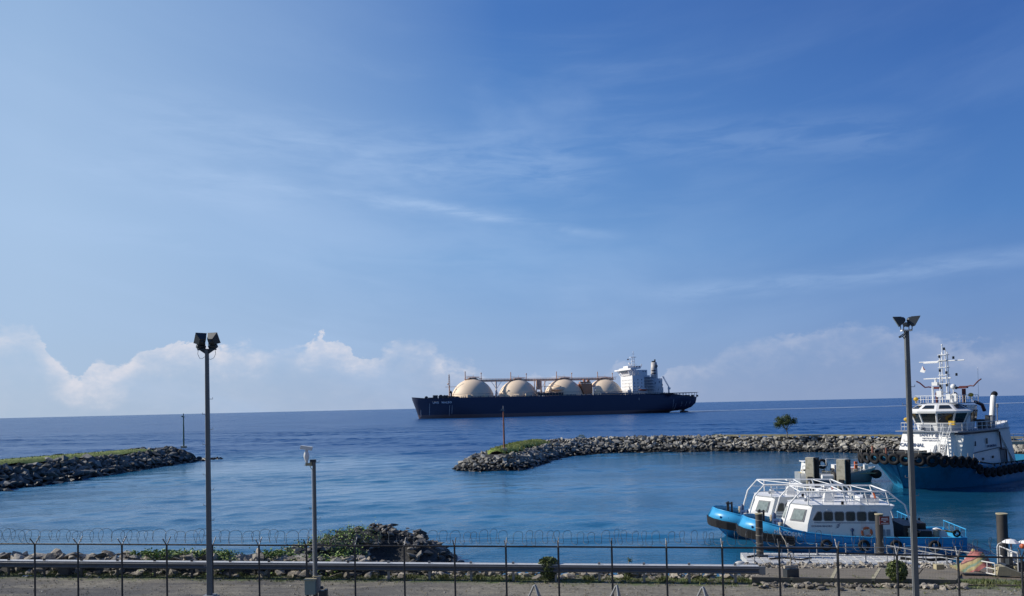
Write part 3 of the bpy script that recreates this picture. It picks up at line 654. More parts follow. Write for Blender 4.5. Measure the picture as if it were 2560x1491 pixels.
# ------------------------------------------------------------------ wire fence
def fence(name, label, a, c, nsp, top, zb, first, last, coil_seed):
    d = (c - a); L = V(d.x, d.y, 0).length; ang = atan2(d.y, d.x)
    f = empty(name, (a.x, a.y, zb), ang, label, 'fence'); H_ = top - zb
    for i in range(first, last + 1):
        x = L * i / nsp
        b = MB(); b.tube((x, 0, -0.05), (x, 0, H_ + .02), .038, 10)
        p = b.build('post', M_['post'], f)
        b = MB()
        for s in (-1, 1): b.poly([(x, s * .01, H_ - .02), (x, s * .16, H_ + .15), (x, s * .28, H_ + .29)], .022, 6)
        b.build('barbed_wire_arm', M_['steel'] if i % 3 else M_['post'], p)
    xa, xb = L * first / nsp, L * last / nsp
    b = MB(); b.tube((xa, 0, H_), (xb, 0, H_), .034, 8); b.build('top_rail', M_['black'], f)
    b = MB(); n = int((xb - xa) / .05)
    for i in range(n): b.box((xa + .025 + i * .05, 0, H_ / 2), (.0026, .0026, H_))
    for z in [k * .16 for k in range(1, int(H_ / .16))]: b.box(((xa + xb) / 2, .003, z), (xb - xa, .0026, .0026))
    tag(b.build('wire_mesh', M_['wire'], f), kind='stuff')
    b = MB()
    for s in (-1, 1):
        for z, y in ((.16, .16), (.28, .28)):
            pts = []
            for i in range(first, last):
                xx = L * i / nsp; sp_ = L / nsp
                pts += [(xx, s * y, H_ + z), (xx + sp_ * .5, s * y, H_ + z - .018)]
            pts.append((xb, s * y, H_ + z)); b.poly(pts, .0042, 4)
    b.build('barbed_wire', M_['wire'], f)
    r = random.Random(coil_seed); b = MB(); pts = []; x = xa; ph = 0.0; N = int((xb - xa) / .42)
    for k in range(N * 14):
        t = k / 14; rr = .265 + .03 * sin(t * 1.7) + .02 * sin(t * .6)
        wob = .10 * sin(t * .9 + 1) + .06 * sin(t * 2.3)
        pts.append((xa + t * .42 + .06 * sin(2 * pi * t * 2) + wob, rr * sin(2 * pi * t) * .95, H_ + .36 + .03 * sin(t * 1.1) + rr * cos(2 * pi * t)))
    b.poly([p for p in pts if p[0] < xb], .0082, 5)
    b.build('razor_coil', M_['wire'], f)
    return f
fa = at_Y(87, 1361, 33.4); fb = at_Y(2093, 1370.5, 28.5)
fence('security_fence', 'long wire fence with dark posts and coiled razor wire crossing the whole foreground', fa, fb, 16, (fa.z + fb.z) / 2, GZ, -1, 16, 3)
fc = at_Y(2094.5, 1383.5, 28.45); fd = at_Y(2553.5, 1387.2, 26.95)
fence('security_fence', 'slightly lower stretch of wire fence at the right with pale forked post tops', fc, fd, 3, fc.z, GZ, 0, 4, 8)

# ------------------------------------------------------------------ tall light poles
def climb_pegs(b_parent, Hh, r, zs):
    for k, z in enumerate(zs):
        s = 1 if k % 2 else -1; b = MB(); b.poly([(s * r, 0, z), (s * (r + .14), 0, z), (s * (r + .14), 0, z + .07)], .011, 5); b.build('climbing_peg', M_['steel'], b_parent)
def flood(parent, M):
    """a floodlight: ribbed housing, gear box, glass, bail bracket; local x is where it shines"""
    b = MB(); b.loft([M @ V(.16, y, z) for y, z in ((-.23, -.20), (.23, -.20), (.23, .28), (-.23, .28))], [M @ V(-.12, y, z) for y, z in ((-.13, -.14), (.13, -.14), (.13, .12), (-.13, .12))])
    b.ball(M @ V(-.08, 0, -.02), .11, 10, 6); b.box((0, 0, 0), (.16, .36, .14), Matrix.Translation(M @ V(-.08, 0, -.24)) @ M.to_3x3().to_4x4())
    h = b.build('floodlight', M_['lampbody'], parent, bevel=.012)
    b = MB(); b.plate([M @ V(.166, y, z) for y, z in ((-.20, -.17), (.20, -.17), (.20, .25), (-.20, .25))], .01); b.build('glass', M_['glass'], h)
    return h
def light_pole(base, zb, ztop, r0, r1, label, yaw, style):
    p = empty('light_pole', (base.x, base.y, zb), yaw, label, 'light pole', 'tall floodlight poles'); Hh = ztop - zb
    b = MB(); b.loft([V(x * r0, y * r0, 0) for x, y in ((-1, -1), (1, -1), (1, 1), (-1, 1))], [V(x * r1, y * r1, Hh) for x, y in ((-1, -1), (1, -1), (1, 1), (-1, 1))])
    sh = b.build('pole_shaft', M_['pole'], p)
    for pol in sh.data.polygons: pol.use_smooth = False
    b = MB(); b.box((0, 0, .02), (.44, .44, .03)); b.build('base_plate', M_['steel'], p)
    b = MB(); b.box((0, 0, -.32), (.6, .6, .64)); b.build('plinth', M_['concrete'], p, bevel=.03)
    b = MB(); b.tube((-r0 - .015, -.02, 0), (-r1 - .015, -.02, Hh * .9), .012, 6); b.build('conduit', M_['whitepipe'] if style == 0 else M_['steel'], p)
    zs = [1.2 + .62 * k for k in range(int((Hh - 2.2) / .62))]; climb_pegs(sh, Hh, r0 * .85, zs)
    return p, sh, Hh
pb = at_Y(524.2, 1487, 31.6)
p, sh, Hh = light_pole(pb, 3.5, at_Y(518.8, 876, 31.6).z, (.088), .062, 'tall floodlight pole left of the camera pole, lamps facing away over the water', 0.0, 0)
b = MB(); b.box((0, 0, Hh + .03), (.76, .10, .05)); b.loft([V(-.30, -.03, Hh + .01), V(.30, -.03, Hh + .01), V(.30, .03, Hh + .01), V(-.30, .03, Hh + .01)], [V(-.07, -.03, Hh - .15), V(.07, -.03, Hh - .15), V(.07, .03, Hh - .15), V(-.07, .03, Hh - .15)]); b.build('crossarm', M_['lampbody'], p)
for s, a, tilt in ((-1, 2.0, -.5), (1, .95, -.5)):
    M = Matrix.Translation((s * .225, 0, Hh + .40)) @ Matrix.Rotation(a + .35, 4, 'Z') @ Matrix.Rotation(tilt, 4, 'Y')
    flood(p, M)
    b = MB(); c = V(s * .225, 0, Hh + .06)
    b.poly([c + V(-.16, 0, .22), c + V(-.15, 0, .06), c + V(-.08, 0, 0), c + V(.08, 0, 0), c + V(.15, 0, .06), c + V(.16, 0, .22)], .012, 6); b.build('bracket', M_['lampbody'], p)
b = MB(); b.poly([(-.36, 0, Hh), (-.38, 0, Hh - .15), (-.30, 0, Hh - .33), (-.2, 0, Hh - .34), (-.08, 0, Hh - .26)], .009, 5); b.poly([(.34, 0, Hh), (.36, 0, Hh - .15), (.28, 0, Hh - .32), (.16, 0, Hh - .38), (.06, 0, Hh - .36)], .009, 5); b.build('cable', M_['black'], p)
pb = at_Y(2290, 1485, 26.4)
p, sh, Hh = light_pole(pb, 3.3, at_Y(2266.5, 828, 26.4).z, .084, .063, 'tall floodlight pole in front of the tug, its two lamps spread in a V', radians(-4), 1)
b = MB(); b.box((0, 0, Hh + .02), (.34, .16, .05)); b.build('crossarm', M_['white'], p)
for s, a in ((-1, pi), (1, 0.0)):
    M = Matrix.Translation((s * .20, 0, Hh + .42)) @ Matrix.Rotation(a, 4, 'Z') @ Matrix.Rotation(.50, 4, 'Y') @ Matrix.Rotation(0.0, 4, 'X')
    M = Matrix.Translation((s * .20, 0, Hh + .36)) @ Matrix.Rotation(radians(158 if s < 0 else -10), 4, 'Z') @ Matrix.Rotation(.50, 4, 'Y') @ Matrix.Scale(.82, 4)
    flood(p, M)
    b = MB(); c = V(s * .14, 0, Hh + .05); b.poly([c + V(0, -.12, .22), c + V(0, -.12, 0), c + V(0, .12, 0), c + V(0, .12, .22)], .015, 6); b.build('bracket', M_['lampbody'], p)
b = MB(); b.poly([(-.05, -.1, Hh), (-.12, -.12, Hh - .14), (-.2, -.1, Hh - .2), (-.28, -.08, Hh - .23)], .018, 6); b.poly([(.02, -.1, Hh), (-.1, -.13, Hh - .2), (-.13, -.1, Hh - .28), (-.16, -.1, Hh - .2)], .018, 6); b.poly([(-.14, -.12, Hh - .1), (-.24, -.1, Hh - .17), (-.3, -.08, Hh - .21)], .02, 6); b.build('cable', M_['lampbody'], p)

# ------------------------------------------------------------------ camera pole
pb = at_Y(789.5, 1440, 31.0); zt = at_Y(789.5, 1151, 31.0).z
p = empty('camera_pole', (pb.x, pb.y, GZ), 0, 'shorter grey pole with a white surveillance camera and a green cabinet, beside the rock spit', 'camera pole'); Hh = zt - GZ
b = MB(); b.tube((0, 0, 0), (0, 0, Hh), .075, 8, .068); sh = b.build('pole_shaft', M_['pole'], p); MB().tube((-.088, -.03, 0), (-.082, -.03, Hh - .35), .016, 6).build('conduit', M_['whitepipe'], p); climb_pegs(sh, Hh, .07, [1.6 + .42 * k for k in range(7)] + [Hh - .08, Hh - .2])
b = MB(); b.box((-.04, 0, Hh - .02), (.22, .16, .10)); b.build('pole_cap', M_['lampbody'], p)
b = MB(); b.box((-.22, 0, Hh - .16), (.22, .10, .11)); b.box((-.12, 0, Hh - .15), (.07, .13, .16)); b.poly([(-.34, 0, Hh - .12), (-.38, 0, Hh - .2), (-.3, 0, Hh - .22)], .012, 5); b.poly([(-.16, -.05, Hh - .22), (-.1, -.05, Hh - .34), (0, -.08, Hh - .36)], .014, 5); b.build('arm', M_['cream'], p)
h = MB().lathe([(0.001, Hh - .10), (.055, Hh - .09), (.05, Hh - .03), (.09, Hh + .06), (.115, Hh + .17), (.10, Hh + .28), (.06, Hh + .37), (.06, Hh + .42), (.001, Hh + .42)], (-.30, 0, 0), 16).build('camera_turret', M_['whitepipe'], p)
M = Matrix.Translation((-.29, 0, Hh + .49)) @ Matrix.Rotation(.16, 4, 'Y')
b = MB(); b.box((0, 0, 0), (.44, .14, .13), M); b.box((.0, 0, .075), (.48, .17, .015), M); b.box((-.235, 0, 0), (.02, .15, .15), M); b.build('camera_housing', M_['whitepipe'], p, bevel=.01)
b = MB(); b.box((-.16, -.22, 1.05 - .0), (.42, .22, .58)); cb = b.build('cabinet', M_['cabinet'], p, bevel=.01)
b = MB(); b.box((-.16, -.23, 1.36), (.48, .28, .035)); b.box((.06, -.02, 1.43), (.36, .22, .03)); b.build('cabinet_roof', M_['cream'], p)
b = MB(); b.box((.10, -.02, 1.10), (.14, .22, .62)); b.build('cabinet_side', M_['steel'], p)
b = MB(); b.box((-.27, -.2, .38), (.07, .07, .76)); b.box((-.02, -.2, .38), (.07, .07, .76)); b.poly([(-.16, -.3, .78), (-.1, -.3, .5), (-.2, -.3, .2)], .012, 5); b.build('cabinet_legs', M_['black'], p)
b = MB(); b.box((.26, -.08, .72), (.22, .2, .30)); b.box((.42, -.08, .74), (.10, .24, .36)); b.ball((.26, -.08, .98), .07, 8, 6); b.build('junction_box', M_['lampbody'], p, bevel=.01)

# ------------------------------------------------------------------ pipe tripods at the bottom edge
tp = [(1337, 1465, 25.0, .35, 'leftmost of the three steel pipe tripods poking up at the bottom edge'), (1542, 1466, 25.0, 1.35, 'middle steel pipe tripod at the bottom edge, seen almost as a single upright pipe'), (1757, 1470, 24.6, .2, 'rightmost of the three steel pipe tripods poking up at the bottom edge')]
for px, py, Yd, a, lb in tp:
    q = at_Y(px, py, Yd); t = empty('pipe_tripod', (q.x, q.y, GZ), a, lb, 'tripod', 'steel pipe tripods by the bottom edge'); h_ = q.z - GZ
    for k in range(3):
        aa = a + 2 * pi * k / 3 + (.0 if k < 2 else .4); b = MB(); b.tube((cos(aa) * 1.15, sin(aa) * 1.15, 0), (cos(aa) * .03, sin(aa) * .03, h_), .034, 10); b.build('leg', M_['steel'], t)
    b = MB(); b.ball((0, 0, h_), .045, 10, 6); b.build('cap', M_['steel'], t)
# ------------------------------------------------------------------ gas carrier
sw = at_z(1047, 1047); se = at_z(1700, 1030.4); SA = atan2(se.y - sw.y, se.x - sw.x)
ship = empty('gas_carrier_ship', (sw.x, sw.y, 0), SA, 'huge dark blue gas carrier with four beige domes and a white bridge lying offshore', 'ship')
MH = bpy.data.materials.new('ship_hull'); MH.use_nodes = True; T = NT(MH.node_tree); b = T.n['Principled BSDF']
tc = T.add('ShaderNodeTexCoord'); sp = T.add('ShaderNodeSeparateXYZ'); T.l.new(tc.outputs['Object'], sp.inputs[0])
n_ = T.noise(tc.outputs['Object'], 0.12, 5, 0.65); mp = T.add('ShaderNodeMapping'); mp.inputs['Scale'].default_value = (1, 1, .08); T.l.new(tc.outputs['Object'], mp.inputs[0])
st = T.noise(mp.outputs[0], 0.6, 5, 0.7)
c = T.mix(n_, (0.042, 0.058, 0.105), (0.056, 0.074, 0.125)); c = T.mix(T.m('MULTIPLY', T.mr(st, .6, .8), .25), c, (0.10, 0.10, 0.12))  # navy lightened so the hull colour carries the distance haze
c = T.mix(T.mr(sp.outputs[2], 3.3, 3.2), c, T.mix(st, (0.15, 0.11, 0.12), (0.21, 0.16, 0.16)))
T.l.new(c, b.inputs['Base Color']); b.inputs['Roughness'].default_value = 0.6; b.inputs['Specular IOR Level'].default_value = 0.3
MT = pmat('tank_cover_beige', (0.88, 0.70, 0.50), 0.6, 0, 0.05, 0.05, (0.52, 0.33, 0.21), 0.5, th=(.62, .85), streak=True)
MSW = pmat('ship_white', (0.82, 0.82, 0.82), 0.5, 0, 0.05, 0.1, (0.5, 0.45, 0.4), 0.2)
MPK = pmat('pinkish_steel', (0.66, 0.45, 0.33), 0.7, 0, 0.15, 0.2, (0.42, 0.22, 0.15), 0.6)
MGD = pmat('deck_green', (0.06, 0.075, 0.07), 0.7)
MDK = pmat('deck_gear_dark', (0.05, 0.06, 0.075), 0.6)
MGW = pmat('ship_grey_shade', (0.25, 0.28, 0.33), 0.5)
levels = [-3, 0, 1.2, 2.4, 5, 9, 14, 17.6, 19.0]
N = 48; rings = []
for z in levels:
    zz = max(0, z); xb = -6.6 * (zz / 19.5) ** 1.15 if z > 0 else 1.5 * (z / -3.0); Le = 58 - 26 * (zz / 19); pw_ = 0.75 - 0.22 * (zz / 19)
    if z < 1.5: xs = 255.0
    elif z < 4: xs = 263 + (z - 2.4) * 5.4
    else: xs = min(281.5, 276.5 + (z - 5) * 1.0)
    sh_ = {-3: 254, 0: 256, 1.2: 259, 2.4: 273.5, 5: 278.5, 9: 281, 14: 282, 17.6: 282.3, 19.0: 250.0}
    xs = sh_[z]; Lr = 60 - 34 * (zz / 19); ye = 0.4 + (z > 2) * 9 * min(1, (z - 2) / 6)
    side = []
    for i in range(N + 1):
        t = i / N; t = .5 - .5 * cos(pi * t); x = xb + (xs - xb) * t
        y = 22.0 * min(1, max(0, (x - xb) / Le)) ** pw_
        q = min(1, max(0, (xs - x) / Lr)) if z < 18.5 else 1.0; y2 = ye + (22.0 - ye) * (1 - (1 - q) ** 2)
        y = min(y, y2) if x > 120 else y
        zt = z
        if z >= 17.6: zt = z + (1.5 * max(0, 1 - (x + 7) / 14.0) if z > 18 else 0)
        if z == 17.6 and x > 250: zt = 17.6 - 2.4 * min(1, (x - 250) / 6)
        if z == 14 and x > 250: zt = 14 - 1.5 * min(1, (x - 250) / 6)
        side.append((x, max(.02, y), zt))
    rings.append(side)
mb = MB(); 
for s in (-1, 1):
    base = len(mb.v)
    for ring in rings:
        for (x, y, z) in ring: mb.v.append(V(x, s * y, z))
    for j in range(len(rings) - 1):
        for i in range(N):
            a = base + j * (N + 1) + i; mb.f.append((a, a + 1, a + N + 2, a + N + 1)); mb.sm.append(True)
tops = rings[-1]; fl = [V(x, -y, z - .05) for x, y, z in tops] + [V(x, y, z - .05) for x, y, z in tops[::-1]]
for (a, b_) in zip(tops, tops[1:]): mb.add([V(a[0], -a[1], a[2] - .6), V(b_[0], -b_[1], b_[2] - .6), V(b_[0], b_[1], b_[2] - .6), V(a[0], a[1], a[2] - .6)], [(0, 1, 2, 3)])
st17 = [p for p in rings[-2] if p[0] > 245]
for (a, b_) in zip(st17, st17[1:]): mb.add([V(a[0], -a[1], a[2] - .9), V(b_[0], -b_[1], b_[2] - .9), V(b_[0], b_[1], b_[2] - .9), V(a[0], a[1], a[2] - .9)], [(0, 1, 2, 3)])
for ring0, ring1 in zip(rings[:-1], rings[1:-1]):   # transom
    a, b_ = ring0[-1], ring1[-1]; mb.add([V(a[0], -a[1], a[2]), V(a[0], a[1], a[2]), V(b_[0], b_[1], b_[2]), V(b_[0], -b_[1], b_[2])], [(0, 1, 2, 3)])
a = rings[-2][-1]
mb.build('hull', MH, ship)
b = MB(); b.loft([V(267, -.6, -3), V(277, -.6, -3), V(277, .6, -3), V(267, .6, -3)], [V(268.5, -.6, 1.6), V(277, -.6, .9), V(277, .6, .9), V(268.5, .6, 1.6)]); b.box((271.5, 0, 3.2), (3, 1.2, 4.6)); b.build('rudder', MH, ship)
# name and draught marks
MLT = pmat('hull_lettering', (0.85, 0.88, 0.92), 0.6)
def side_y(x, z):
    j = max(k for k in range(len(levels)) if levels[k] <= z + 1e-6); ring = rings[j]; nxt = rings[min(j + 1, len(rings) - 1)]
    def yy(r):
        for a, b_ in zip(r, r[1:]):
            if a[0] <= x <= b_[0]: return a[1] + (b_[1] - a[1]) * (x - a[0]) / (b_[0] - a[0] + 1e-9)
        return 22
    f = (z - levels[j]) / (levels[min(j + 1, len(levels) - 1)] - levels[j] + 1e-9); return yy(ring) * (1 - f) + yy(nxt) * f
x0 = 12.0; y0 = side_y(12, 15); y1 = side_y(26, 15); yl = side_y(12, 12); 
M = frame_on((x0, -max(y0, side_y(12, 17)) - .35, 14.0), (14, -(y1 - y0), 0), (0, -(side_y(12, 17) - side_y(12, 14)) / 3, 1))
text('name_lettering', 'LNG', 2.9, M, MLT, ship, .1, 1.08); text('name_lettering', 'MALEO', 2.9, M @ Matrix.Translation((8.6, 0, 0)), MLT, ship, .1, 1.08)
for x, za, zb in ((1.8, 1.5, 8), (9.5, 3, 14), (27.5, 2, 12), (29.8, 4, 12), (215, 13, 15.5), (252, 4, 13), (255, 3, 9), (262, 6, 14), (268, 6, 15), (273, 8, 14)):
    b = MB()
    for k in range(6):
        z0 = za + (zb - za) * k / 6; z1 = za + (zb - za) * (k + 1) / 6; b.tube((x, -side_y(x, z0) - .12, z0), (x, -side_y(x, z1) - .12, z1), .14, 5, cap=False)
    b.build('draught_mark', MLT, ship)
# foredeck gear
b = MB()
for x, y, z, r in ((7, -5, 19.7, 1.5), (24, -8, 20.2, 1.7), (20.5, -7, 20.3, 2.0), (26.5, -7, 20.0, 1.8)): b.tube((x, y - 2, z), (x, y + 2, z), r, 12)
b.box((15.5, -6, 20.3), (4.5, 4, 3.2)); b.box((12, -8, 19.3), (7, 2, 1)); b.box((30, -12, 19.8), (6, 3, 1.8)); b.tube((30, -13, 19), (30, -13, 24.5), .8, 8); b.ball((29.3, -13, 24.6), 1.3, 8, 6); b.box((33, -14, 19.7), (7, 2, 1.3))
b.build('mooring_winches', MDK, ship)
b = MB(); b.tube((29.5, -3, 19), (29.5, -3, 31), .65, 8); b.tube((29.5, -3, 31), (29.5, -3, 42), .28, 6)
for z in range(31, 42, 2): b.tube((28.6, -3, z), (30.4, -3, z), .12, 4); 
b.tube((28.6, -3, 31), (29.2, -3, 41), .12, 4); b.tube((30.4, -3, 31), (29.8, -3, 41), .12, 4)
b.tube((25.6, -3, 29.7), (44, -3, 29.7), .22, 5); b.ball((28.3, -3, 32.5), .8, 6, 5); b.build('foremast', MPK, ship)
# domes
TK = [(52.6, 20.9, 16.4), (97.6, 19.6, 16.4), (144.0, 19.7, 16.3), (186.7, 19.0, 16.3)]
for k, (x, R, cz) in enumerate(TK):
    prof = [(R * 1.0, 18.4), (R * 1.0, 19.6)] ; a0 = math.asin((20.4 - cz) / R)
    prof = [(R * cos(a0) + .25, 18.6), (R * cos(a0) + .25, 20.4)] + [(R * cos(a0 + (pi / 2 - a0) * i / 14), cz + R * sin(a0 + (pi / 2 - a0) * i / 14)) for i in range(15)]
    t = MB().lathe(prof, (x, 0, 0), 48).build('tank_dome', MT, ship)
    b = MB(); tz = cz + R
    b.lathe([(4.2, tz - .6), (4.2, tz + 1.0), (3.6, tz + 1.3), (0.01, tz + 1.4)], (x, 0, 0), 16); b.build('dome_cap', MPK, t)
    b = MB()
    rr_ = random.Random(k)
    b.tube((x - 7.3, -2, tz - 1.5), (x - 7.3, -2, tz + 7.2), .45, 8); b.tube((x + 8.4, -2, tz - 2), (x + 8.4, -2, tz + 5.0), .32, 8); b.ball((x + 8.4, -2, tz + 5.2), .75, 8, 5)
    b.tube((x - 7.3, -2, tz + 2.6), (x + 8.4, -2, tz + 1.5), .18, 5); b.tube((x + .5, -2, tz + 1), (x + .5, -2, tz + 4), .14, 5)
    for i in range(13):
        xx = x - 8 + 16 * i / 12; b.box((xx, -3 + rr_.uniform(-1, 1), tz + .1 + rr_.uniform(-.5, .8) - abs(xx - x) * .12), (rr_.uniform(.5, 1.6), 1.5, rr_.uniform(.3, 1.2)))
    b.box((x - 1, -3, tz + .9), (14, 2.5, .3)); b.tube((x - 6, -4, tz + 1.7), (x + 6, -4, tz + 1.3), .12, 4)
    b.build('dome_piping', MPK if k else MPK, t)
    b = MB()
    for zz in (22.4, ): b.torus((x, 0, zz), R * .99, .10, (0, 0, 1), 48, 4)
    b.build('dome_railing', MGW, t)
# catwalk over the domes with its trestles
b = MB(); b.box((122, -2, 36.0), (150, 2.6, .5)); b.box((122, -2, 34.3), (150, 2.2, .5)); b.tube((48, -3.2, 37.0), (200, -3.2, 37.0), .12, 4); b.tube((48, -.8, 37.0), (200, -.8, 37.0), .12, 4)
for i in range(51): b.box((48 + i * 3, -3, 35.2), (.25, .3, 2.2)); b.box((48 + i * 3, -3.2, 36.5), (.12, .12, 1.2))
b.tube((60, -2.2, 35.2), (196, -2.2, 35.2), .45, 6); b.tube((60, -2.9, 34.9), (196, -2.9, 34.9), .3, 6); b.build('catwalk', MPK, ship)
for x, w in ((75.5, .5), (120.5, .5), (165.5, .5)):
    b = MB()
    for s in (-1, 1): b.tube((x, -2 + s * 2, 18.8), (x, -2 + s * 2, 34.2), .55, 6)
    b.tube((x, -4, 27), (x - 5, -4, 34), .25, 5); b.tube((x, -4, 27), (x + 5, -4, 34), .25, 5); b.tube((x - 2, -4, 19), (x, -4, 26), .3, 5); b.tube((x + 2, -4, 19), (x, -4, 26), .3, 5)
    b.build('trestle', MSW, ship)
# manifold area between the second and third dome
b = MB(); rr_ = random.Random(5)
for x in (112.5, 114.5, 119, 123): b.tube((x, -8, 19), (x, -8, 36 - (x > 118) * 2), .45, 8)
b.box((116, -9, 30), (3.5, 3, 9))
for i in range(46): b.box((112 + rr_.uniform(0, 26), -16 + rr_.uniform(-5, 8), 19.6 + rr_.uniform(0, 3.6)), (rr_.uniform(.5, 2.4), rr_.uniform(.5, 2), rr_.uniform(.4, 1.6)))
for i in range(9): b.tube((112 + i * 3, -21, 19), (112 + i * 3, -21, 22.0), .2, 5); 
b.box((124, -21, 22.0), (28, 1.2, .35)); b.build('manifold', MPK, ship)
b = MB(); b.box((125, -20.2, 20.6), (26, .5, 2.4)); b.build('manifold_drip_tray', MDK, ship)
b = MB(); b.tube((134, -19, 24.6), (134, -19, 27.8), .1, 4); b.lathe([(.01, 24.3), (6.0, 24.4), (6.6, 25.4), (6.6, 27.6), (.01, 27.8)], (134.0, -13, 0), 20); b.box((130, -14, 28.4), (20, .4, .4)); b.tube((120, -14, 28.4), (139.6, -14, 28.4), .3, 5); b.tube((125, -14, 31.5), (137, -14, 28.5), .2, 5); b.build('compressor_house', MT, ship)
b = MB(); b.loft([V(159, -10, 30.8), V(171, -10, 30.8), V(171, 0, 30.8), V(159, 0, 30.8)], [V(163, -9, 19), V(170, -9, 19), V(170, 0, 19), V(163, 0, 19)]); b.box((164, -8, 31.8), (11, 5, 1.4)); b.box((163, -8, 33.5), (1.4, 2, 3)); b.box((167.5, -8, 33.2), (2.4, 2, 2.4)); b.build('vent_house', pmat('salmon_paint', (0.55, 0.27, 0.16), .7), ship)
b = MB(); b.tube((168.6, -20, 19), (168.6, -20, 27.0), .55, 8); b.tube((168.6, -20, 25.5), (172.5, -20, 27.5), .3, 6); b.torus((170, -20, 24.2), 1.1, .22, (0, 1, 0), 12, 5); b.build('hose_crane', MSW, ship)
# deck-edge clutter and rails
b = MB(); rr_ = random.Random(8)
for i in range(90):
    x = 33 + i * 2.35 + rr_.uniform(-.6, .6); b.box((x, -21.4, 19.5), (rr_.uniform(.3, 1.6), .6, rr_.uniform(.5, 1.5)))
b.build('deck_edge_fittings', MGW, ship)
b = MB(); b.box((140, -21.8, 19.4), (216, .12, .10)); b.tube((36, -21.9, 20.2), (248, -21.9, 20.2), .08, 4)
for i in range(107): b.box((36 + i * 2, -21.9, 19.6), (.1, .1, 1.2))
b.build('deck_railing', MDK, ship)
b = MB(); b.box((195, -21.0, 21.6), (40, .3, .5)); b.box((193, -20.6, 20.2), (34, .5, 1.4)); b.build('pipe_rack', MGW, ship)
for x in (45.5, 62, 102): MB().box((x, -20.6, 20.4), (3.2, 2.4, 2.6)).build('deck_house', MT, ship)
b = MB(); b.box((206, -18.4, 22.0), (3.2, 2.4, 2.6)); b.build('deck_house', MSW, ship)
# accommodation block
hs_ = MB(); hs_.box((217, 0, 28.4), (12.5, 33, 19.0)); hs_.box((226.5, 0, 28.4), (8, 27, 18.8)); hs_.box((231.5, 0, 27.6), (5, 24, 17.2))
house = hs_.build('accommodation_block', MSW, ship)
b = MB()
for z in (22.6, 25.6, 28.6, 31.6, 34.8): b.box((228.5, -15.2, z), (11, 3.6, .35)); b.tube((223, -16.8, z + 1.1), (234, -16.8, z + 1.1), .1, 4); b.box((228.5, -13.6, z + .9), (11, .3, .8))
b.build('gallery_deck', MGW, house)
for z in (23.5, 26.8, 30.1, 33.4):
    for x in (213, 216.5, 220.5):
        if (x, z) in ((216.5, 23.5), (213, 33.4)): continue
        MB().box((x, -16.55, z), (.8, .15, .9)).build('window', M_['win'], house)
    for y in (-13, -9, -5, -1, 3, 7, 11): MB().box((210.7, y, z), (.15, .9, .9)).build('window', M_['win'], house)
b = MB(); b.loft([V(210, -11.5, 37.9), V(222, -11.5, 37.9), V(222, 11.5, 37.9), V(210, 11.5, 37.9)], [V(207.6, -12.5, 43.4), V(226, -12.5, 43.4), V(226, 12.5, 43.4), V(207.6, 12.5, 43.4)]); b.box((217, 0, 46.4), (14, 13, 2.8)); b.box((223.5, 0, 40.6), (9, 26, 5.4)); b.build('bridge', MSW, ship)
b = MB(); b.box((209.5, -11.5, 44.0), (6.0, 24, 1.5)); b.box((209.5, 11.5, 44.0), (6.0, 24, 1.5)); b.box((214, 0, 45.2), (13, 26, 1.0))
for s in (-1, 1): b.tube((209.5, s * 22, 43.4), (211, s * 16.2, 37.5), .45, 6); b.tube((212.5, s * 21, 43.4), (213, s * 16.2, 37.5), .35, 6)
b.build('bridge_wing', MSW, ship)
b = MB(); b.box((207.0, 0, 42.2), (.3, 20, 1.6)); b.build('bridge_window', M_['win'], ship)
for x, z in ((219.5, 46.8), (222.5, 46.8), (217, 46.8)): MB().box((x, -6.6, z), (.9, .15, 1.0)).build('window', M_['win'], ship)
for x, z in ((226, 41.6), (223.6, 41.6)): MB().box((x, -13.1, z), (.8, .15, 1)).build('window', M_['win'], ship)
b = MB()
for s in (-1, 1): b.tube((217.5 + s * 1.4, -1.5, 47.8), (218 + s * .9, -1.5, 57.2), .38, 6)
b.tube((218, -1.5, 57), (218.2, -1.5, 62.4), .22, 6); b.box((217.7, -1.5, 56.8), (6, 3, .5)); b.box((217.5, -1.5, 52.6), (3.2, 3, .4)); b.ball((218.3, -1.5, 62.3), .45, 6, 5)
b.tube((213.5, -1.5, 50), (213.5, -1.5, 57), .1, 4); b.ball((213.8, -1.5, 50.2), 1.1, 8, 6); b.tube((214, -3, 48), (214, -3, 50), .3, 6); b.box((214.5, -1.5, 54.6), (5, .3, .3)); b.tube((226, -3, 47), (226, -3, 49.8), .5, 6); b.box((218, -1.5, 60), (3, .3, .3)); b.box((218.4, -1.5, 49.6), (4.6, 4, .3)); b.build('radar_mast', MSW, ship)
b = MB(); b.add([V(211.3, -1.5, 55.0), V(213.3, -1.5, 55.3), V(213.3, -1.5, 54.0), V(211.5, -1.5, 53.8)], [(0, 1, 2, 3)]); b.build('flag', M_['red'], ship)
# funnel and engine casing
b = MB(); b.box((239.5, 0, 26.6), (11.6, 20, 15.4)); b.box((243.4, 0, 22.2), (5, 21, 7)); cs_ = b.build('engine_casing', MSW, ship)
b = MB(); b.lathe([(3.55, 34.2), (3.35, 44), (2.9, 51.2), (.01, 51.4)], (239.2, -4, 0), 20); fn = b.build('funnel', pmat('funnel_paint', (0.50, 0.48, 0.46), .5, 0, .05), ship)
b = MB(); b.tube((240.3, -4, 51.2), (240.3, -4, 54.2), .8, 8); b.box((238.4, -4, 52), (2.6, 1.6, 1.2)); b.build('exhaust_pipe', M_['black'], fn)
b = MB()
for z0 in (39.4, 42.2): b.lathe([(3.62, z0), (3.62, z0 + 1.1)], (239.2, -4, 0), 14, a0=radians(200), a1=radians(275))
b.torus((240.2, -7.2, 47.2), 1.3, .4, (0, 1, 0), 14, 5); b.build('funnel_emblem', MDK, fn)
